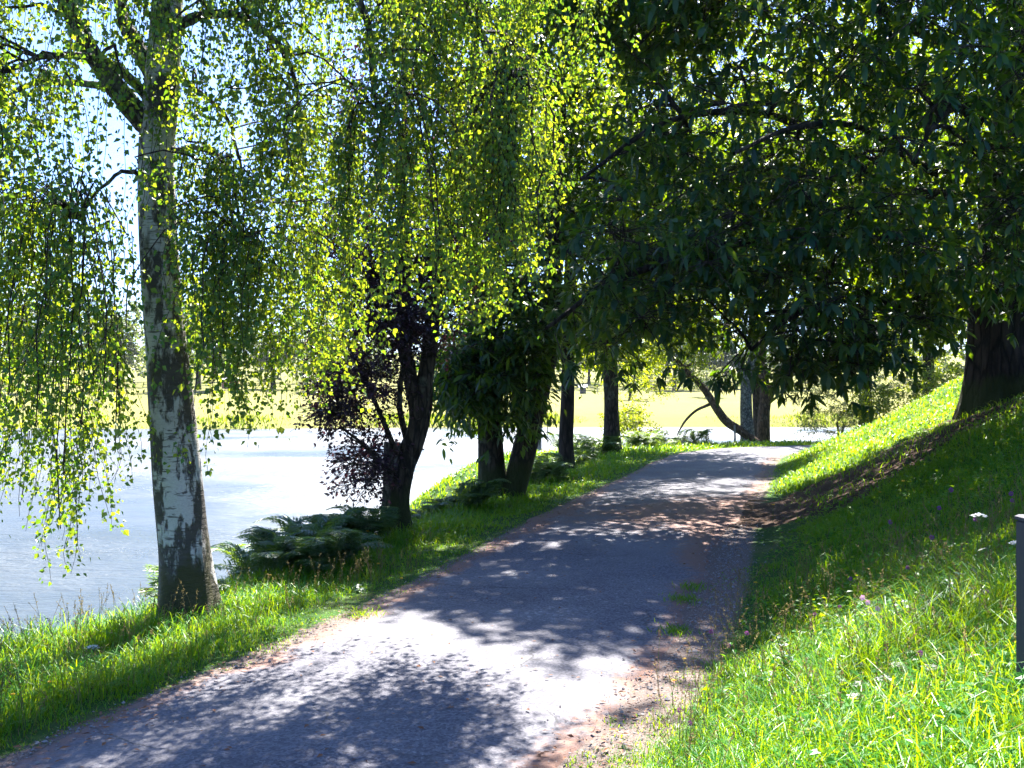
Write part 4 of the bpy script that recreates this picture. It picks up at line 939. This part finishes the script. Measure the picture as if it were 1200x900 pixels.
def mallow():
    rng = np.random.default_rng(331); b_, h_ = flower_at(1016, 706, 5.0); root = thing('mallow_flower', b_, 'pale pink mallow with open petals at the shade edge of the bank', 'flower')
    pl, v, q = stem_mb(b_, h_, rng, .003, .02); sm = MB().add(v, q); leaves_on(pl, rng, 16, .06, .03, sm, .3, .95); sm.build('stem', M['stem_green'], root)
    pm_ = MB()
    for c in (pl[-1], pl[-1] + [.05, 0, -.03], pl[-1] + [-.02, .02, .02]):
        pm_ = MB(); az = np.arange(5) * 1.2566 + rng.uniform(0, 1); v, q = leaf4(np.repeat(c[None], 5, 0), np.c_[np.cos(az), np.full(5, -.5), np.sin(az)], np.repeat([[0, -1., .2]], 5, 0), np.full(5, .018), np.full(5, .013), .65); pm_.add(v, q); pm_.build('flower_head', M['pink_petal'], root)
mallow()
def weed(x, y, Y, label, seed, nst=3, spread=.1):
    rng = np.random.default_rng(seed); b_, h_ = flower_at(x, y, Y); root = thing('meadow_weed', b_, label, 'plant')
    sm, lm = MB(), MB()
    for i in range(nst):
        pl, v, q = stem_mb(V(b_) + [rng.normal(0, .02), rng.normal(0, .02), 0], h_ * rng.uniform(.75, 1.02), rng, .0035, spread); sm.add(v, q); leaves_on(pl, rng, 22, .05, .02, lm, .25, 1.0)
    sm.build('stem', M['stem_green'], root); lm.build('foliage', M['fern_leaf'], root)
for k, (x, y, Y, lab) in enumerate(((1118, 668, 4.85, 'leafy branching weed under the tall umbel flower'), (1092, 690, 4.8, 'shorter leafy weed left of the tall umbel flower'), (1150, 675, 4.8, 'leafy weed between the tall umbel flower and the post'), (1180, 690, 4.6, 'leafy weed leaning against the dark post'),
                                    (925, 745, 5.0, 'leafy weed rising at the middle of the sunlit grass edge'), (1060, 700, 4.9, 'thin weed with pale seed clusters at the shade edge'), (420, 693, 8.0, 'bright leafy weed on the left verge where sun meets shade'))):
    weed(x, y, Y, lab, 340 + k, 3 if k else 5)
# small countable flowers: one of each kind, then copies
def small_flower(kind, h, m, label, group, seed):
    rng = np.random.default_rng(seed); root = thing(kind, (0, 0, 0), label, 'flower', group)
    pl, v, q = stem_mb((0, 0, 0), h, rng, .0016, .05); MB().add(v, q).build('stem', M['stem_green'], root); hm = MB(); c = pl[-1]
    if kind == 'clover_flower':
        n = 60; d = unit(rng.normal(size=(n, 3))); v, q = leaf4(c + d * .004, d, rng.normal(size=(n, 3)), np.full(n, .011), np.full(n, .005))
    elif kind == 'yellow_flower':
        n = 22; az = np.arange(n) * 6.2832 / 11; v, q = leaf4(np.repeat(c[None], n, 0), np.c_[np.cos(az), np.sin(az), np.where(np.arange(n) < 11, .15, .6)], np.repeat([[0, 0, 1.]], n, 0), np.full(n, .014), np.full(n, .006))
    else:
        n = 90; f = rng.random(n); az = rng.uniform(0, 6.3, n); o = np.c_[np.cos(az), np.sin(az), 0 * az]
        v, q = leaf4(c + [0, 0, 1] * (f * .045)[:, None] + o * .003, o + [0, 0, .6], rng.normal(size=(n, 3)), np.full(n, .006), np.full(n, .004))
    hm.add(v, q); hm.build('flower_head' if kind != 'plantain' else 'seed_head', m, root); return root
def dup(root, loc, rz, sc):
    r = root.copy(); C.objects.link(r); r.location = loc; r.rotation_euler = (0, 0, rz); r.scale = (sc,) * 3
    for ch in list(root.children):
        c = ch.copy(); C.objects.link(c); c.parent = r
    return r
def scatter(kind, h, m, label, group, spots, seed):
    rng = np.random.default_rng(seed); first = None
    for x, y in spots:
        p = on_ray(x, y + 6); p[1] -= .03; p[2] = gz(p[0], p[1]); near = min(1.6, max(1.0, p[1] / 6))
        if first is None: first = small_flower(kind, h, m, label, group, seed); first.location = tuple(p); first.scale = (near,) * 3
        else: dup(first, tuple(p), rng.uniform(0, 6.3), near * rng.uniform(.8, 1.2))
scatter('clover_flower', .16, M['clover'], 'small purple clover head in the meadow grass of the bank', 'purple clover heads in the grass',
        [(996, 703), (982, 736), (1114, 603), (1185, 612), (1142, 638), (952, 742), (833, 770), (1152, 735), (1100, 622), (1060, 690), (875, 768), (852, 785), (808, 876), (795, 866), (1073, 812), (1184, 608), (1040, 640), (1090, 660)], 401)
scatter('yellow_flower', .11, M['yellow_petal'], 'small yellow flower low in the verge grass', 'yellow flowers in the grass',
        [(1056, 578), (1135, 592), (800, 786), (793, 800), (787, 818), (440, 640), (432, 637), (345, 660), (331, 672), (318, 685), (404, 662), (445, 675), (420, 650), (470, 690), (1030, 590), (905, 606), (20, 832), (60, 815), (885, 700)], 402)
scatter('plantain', .22, M['seed_head'], 'brown plantain seed head on a thin stalk in the grass', 'plantain seed heads in the grass',
        [(1040, 790), (1038, 838), (998, 828), (1003, 728), (770, 795), (1100, 690), (1047, 675), (950, 790), (893, 805), (1160, 700), (1012, 780), (930, 780)], 403)

# ------------------------------------------------------------------ dark post at the right edge
def post():
    p = on_ray(1212, 826); x, y, z = p; h = (826 - 611) / F * y; w = .042
    root = thing('marker_post', (x, y, z), 'dark slate grey square post standing in the sunlit grass at the edge of the bank', 'post')
    c = .004
    def ring(hw, zz): return [(x + sx * (hw - c * a), y + sy * (hw - c * b), zz) for sx, sy, a, b in ((-1, -1, 0, 1), (-1, -1, 1, 0), (1, -1, 1, 0), (1, -1, 0, 1), (1, 1, 0, 1), (1, 1, 1, 0), (-1, 1, 1, 0), (-1, 1, 0, 1))]
    rings = [ring(w, z - .3), ring(w, z + h - .006), ring(w - .006, z + h)]
    v = V(rings).reshape(-1, 3); q = np.array([[k * 8 + j, k * 8 + (j + 1) % 8, k * 8 + 8 + (j + 1) % 8, k * 8 + 8 + j] for k in range(2) for j in range(8)])
    pm_ = MB().add(v, [q, np.array([[16, 17, 18, 19, 20, 21, 22, 23]])]); pm_.build('shaft', M['post_wood'], root)
    cm = MB(); r2 = [ring(w + .004, z + h + .001), ring(w + .004, z + h + .012), ring(w - .004, z + h + .018)]
    cm.add(V(r2).reshape(-1, 3), [q, np.array([[16, 17, 18, 19, 20, 21, 22, 23], [7, 6, 5, 4, 3, 2, 1, 0]])]); cm.build('cap', M['post_wood'], root)
post()
def stake(x, y0, y1, Y, r, name, label, m, zoff=None):
    a = P(x, y0, Y); b = P(x, y1, Y); b[2] = zoff if zoff is not None else gz(b[0], b[1])
    mb = MB(); pts = np.array([b - [0, 0, .6], b, (a + b) / 2 + [.01, 0, 0], a, a + [0, 0, .02]])
    v, q = tube_batch(cr(pts, 9)[None], np.array([[r * 1.05] * 4 + [r] * 4 + [r * .6]]), 8); mb.add(v, [q]); mb.add(v[-8:], np.arange(8)[None])
    o = mb.build(name, m); return tag(o, label, 'post')
stake(861, 499, 514, 35.8, .035, 'wooden_stake', 'thin wooden stake beside the pale birch foot at the bend', M['old_wood'])
stake(632, 504, 528, 62., .14, 'mooring_post', 'weathered grey post standing out in the lake beyond the leaning trunk', M['old_wood'], WATER)
# two little conifer saplings on the bank
def sapling(x, yt, Y, label, seed):
    rng = np.random.default_rng(seed); t = P(x, yt, Y); z0 = gz(t[0], t[1]); h = t[2] - z0; root = thing('conifer_sapling', (t[0], t[1], z0), label, 'sapling', None)
    v, q = tube_batch(np.array([[(t[0], t[1], z0 - .05), (t[0], t[1], z0 + h * .5), (t[0], t[1], z0 + h)]]), np.array([[.02, .014, .004]]), 6); MB().add(v, q).build('trunk', M['bark_brown'], root)
    n = 900; f = rng.uniform(.08, 1, n) ** .8; az = rng.integers(0, 7, n) * .9 + rng.normal(0, .2, n) + np.floor(f * 7) * .5; r = (1 - f) * h * .36 * rng.uniform(.1, 1, n)
    b = np.c_[t[0] + np.cos(az) * r, t[1] + np.sin(az) * r, z0 + np.floor(f * 8) / 8 * h + r * .25 + rng.normal(0, .012, n)]; l = rng.uniform(.05, .09, n)
    v, q = leaf4(b, np.c_[np.cos(az), np.sin(az), 0 * az] + rng.normal(0, .5, (n, 3)), rng.normal(0, .3, (n, 3)) + [0, 0, 1], l, l * .22); MB().add(v, q).build('crown', M['green_leaf'], root)
sapling(828, 502, 34.5, 'small conifer sapling on the outer edge of the bend', 501)
sapling(812, 505, 34.0, 'smaller conifer sapling left of its taller neighbour at the bend', 502)

# ------------------------------------------------------------------ the far shore
def far_tree(x, Y, h, w, label, seed, lm=None, per=9, ncl=70):
    rng = np.random.default_rng(seed); x0 = (x - 600) / F * Y; z0 = gz(x0, Y); root = thing('shore_tree', (x0, Y, z0), label, 'tree', 'trees across the lake')
    tm = MB(); tp = V([(x0, Y, z0 - .3), (x0 + .1, Y, z0 + h * .3), (x0, Y, z0 + h * .6), (x0, Y, z0 + h * .92)])
    v, q = trunk_tube(tp, V([.3, .24, .16, .04]) * h / 11, 14, 9, .3, .04, seed); tm.add(v, q)
    ells = [[x0, Y, z0 + h * .62, w, w, h * .36, 1], [x0 + w * .35, Y, z0 + h * .42, w * .7, w * .7, h * .2, .4], [x0 - w * .35, Y, z0 + h * .5, w * .7, w * .7, h * .22, .4]]
    cl_ = in_ellipsoids(rng, ncl, ells, None, .4); Ps, Rs = grow(tp[1:], [.2, .15, .05], cl_, rng, .02, .09, K=4) if False else grow(list(tp[1:]), [.2, .15, .05], cl_, rng, .02, .09)
    v, q = tube_batch(Ps, Rs, 4); tm.add(v, q); tm.build('trunk', M['bark_brown'], root, shade=True)
    cm = MB(); spray(cl_, h * .14, per, rng, h * .040, h * .028, cm, 0, None, 'leaf4', twigs=7); cm.build('crown', [lm or M['far_leaf']], root)
for k, a in enumerate((
    (232, 175, 19, 5.2, 'tall hazy tree across the lake just right of the silver birch trunk'), (130, 180, 17, 5.5, 'hazy round tree across the lake behind the left birch curtain'), (45, 170, 16, 5.5, 'hazy tree across the lake behind the hanging twigs at the far left'),
    (320, 185, 16, 5.5, 'hazy tree across the lake behind the yellow birch curtain'), (395, 180, 14, 5, 'hazy tree across the lake left of the purple plum crown'), (690, 230, 13, 5, 'hazy tree across the lake between the two straight trunks'),
    (738, 150, 9, 3.6, 'nearer tree on the far pasture right of the ivy speckled trunk'), (790, 205, 15, 5, 'hazy tree on the far pasture behind the drooping bare branch'), (850, 210, 14, 4.6, 'hazy tree on the far pasture seen over the bowed trunk'),
    (920, 200, 13, 4.5, 'hazy tree across the lake between the forked tree and the willow bush'), (828, 160, 5, 3.0, 'low round dark tree standing alone on the far pasture'), (560, 205, 13, 5, 'hazy tree across the lake behind the twin trunks'))):
    far_tree(*a, 600 + k)
def wood():
    rng = np.random.default_rng(71); mb = MB(); n = 1500
    X = rng.uniform(-230, 230, n); Y = 205 + rng.uniform(0, 45, n) + 8 * np.sin(X / 25); z = height(X, Y); h = 10 + 9 * np.clip(wob(X, Y, .06) + .5, 0, 1.6) + rng.uniform(0, 4, n)
    c = np.c_[X, Y, z + h * rng.uniform(.15, 1, n)]
    spray(c, 2.4, 7, rng, .95, .75, mb, 0, None, 'leaf4', twigs=6)
    tag(mb.build('distant_woods', M['far_leaf']), kind='stuff')
wood()
def reeds():
    rng = np.random.default_rng(72); mb = MB(); n = 9000; X = rng.uniform(-75, 75, n); Y = shore_y(X) + rng.uniform(-.3, 2.2, n); z = np.maximum(height(X, Y), WATER)
    keep = wob(X, X * 0, .12) + .3 > rng.uniform(-.3, .6, n); X, Y, z = X[keep], Y[keep], z[keep]; n = len(X); l = rng.uniform(.2, .8, n) * (1 + .9 * wob(X, X * 0 + 3, .2)).clip(.2, 2.2)
    v, q = leaf4(np.c_[X, Y, z], rng.normal(0, .35, (n, 3)) * [1, 1, 0] + [0, 0, 1], rng.normal(size=(n, 3)), l, l * .22); mb.add(v, q)
    tag(mb.build('reeds', M['green_leaf']), kind='stuff')
reeds()
def far_fence(xa, xb, Y, label, step=5., h=1.25):
    x0, x1 = (xa - 600) / F * Y, (xb - 600) / F * Y; n = int(abs(x1 - x0) / step) + 1; xs = np.linspace(x0, x1, n); zs = height(xs, np.full(n, Y))
    root = thing('field_fence', (x0, Y, zs[0]), label, 'fence', None)
    for x, z in zip(xs, zs):
        v, q = tube_batch(np.array([[(x, Y, z - .3), (x, Y, z + h * .5), (x + .02, Y, z + h)]]), np.array([[.07, .07, .06]]), 6); MB().add(v, q).build('fence_post', M['old_wood'], root)
    wm = MB()
    for f in (.4, .68, .92):
        v, q = tube_batch(np.stack([xs, np.full(n, Y), zs + h * f], 1)[None], np.full((1, n), .012), 4); wm.add(v, q)
    wm.build('wire', M['old_wood'], root)
far_fence(330, 470, 150., 'thin wire fence across the far pasture seen left of the plum tree', 3.2)
far_fence(640, 790, 182., 'wire fence on the rise of the far pasture between the straight trunks', 4.5)
def shed(x, Y, w, d, h, label, wall='shed_wall'):
    x0 = (x - 600) / F * Y; z0 = gz(x0, Y); root = thing('field_shed', (x0, Y, z0), label, 'shed')
    v = V([(x0 + a * w / 2, Y + b * d / 2, z0 + c) for a, b, c in ((-1, -1, -.4), (1, -1, -.4), (1, 1, -.4), (-1, 1, -.4), (-1, -1, h), (1, -1, h), (1, 1, h), (-1, 1, h), (-1, 0, h * 1.35), (1, 0, h * 1.35))])
    MB().add(v, [np.array([[0, 1, 5, 4], [2, 3, 7, 6]]), np.array([[1, 2, 6, 9, 5], [3, 0, 4, 8, 7]])]).build('wall', M[wall], root)
    t = .12; rf = V([(x0 + a * (w / 2 + .3), Y + b * (d / 2 + .3), z0 + (h * 1.35 if b == 0 else h - .1) + .02 + c) for c in (0, t) for a in (-1, 1) for b in (-1, 0, 1)])
    MB().add(rf, [np.array([[0, 3, 4, 1], [1, 4, 5, 2], [6, 7, 10, 9], [7, 8, 11, 10], [0, 6, 9, 3], [2, 5, 11, 8], [0, 1, 7, 6], [1, 2, 8, 7], [3, 9, 10, 4], [4, 10, 11, 5]])]).build('roof', M['shed_roof'], root)
    dm = MB(); y_ = Y - d / 2 - .02; dm.add([(x0 - .5, y_, z0 - .1), (x0 + .5, y_, z0 - .1), (x0 + .5, y_, z0 + h * .8), (x0 - .5, y_, z0 + h * .8), (x0 - .5, y_ + .015, z0 - .1), (x0 + .5, y_ + .015, z0 - .1), (x0 + .5, y_ + .015, z0 + h * .8), (x0 - .5, y_ + .015, z0 + h * .8)], np.array([[0, 1, 2, 3], [0, 4, 5, 1], [1, 5, 6, 2], [2, 6, 7, 3], [3, 7, 4, 0]])); dm.build('door', M['post_wood'], root)
shed(270, 186., 2.6, 2.2, 1.4, 'small red brown shed at the top of the pasture right of the silver birch')
shed(683, 184., 1.1, 1.1, 1.2, 'small dark hut by the fence on the far pasture', 'post_wood')

# ------------------------------------------------------------------ air
def haze(x0, x1, y0, y1, z0, z1, dens):
    m, t = mat('haze'); v = N(t, "ShaderNodeVolumePrincipled"); v.inputs['Color'].default_value = (.80, .87, 1.0, 1); v.inputs['Density'].default_value = dens; v.inputs['Anisotropy'].default_value = 0.0
    o = N(t, "ShaderNodeOutputMaterial"); t.links.new(v.outputs[0], o.inputs['Volume'])
    c = V([(x, y, z) for z in (z0, z1) for y in (y0, y1) for x in (x0, x1)])
    h = MB().add(c, np.array([[0, 2, 3, 1], [4, 5, 7, 6], [0, 1, 5, 4], [2, 6, 7, 3], [0, 4, 6, 2], [1, 3, 7, 5]])).build('haze', m)
    tag(h, kind='stuff')
USE_HAZE = True
if USE_HAZE: haze(-450, 450, -60, 660, -6, 45, .00012)
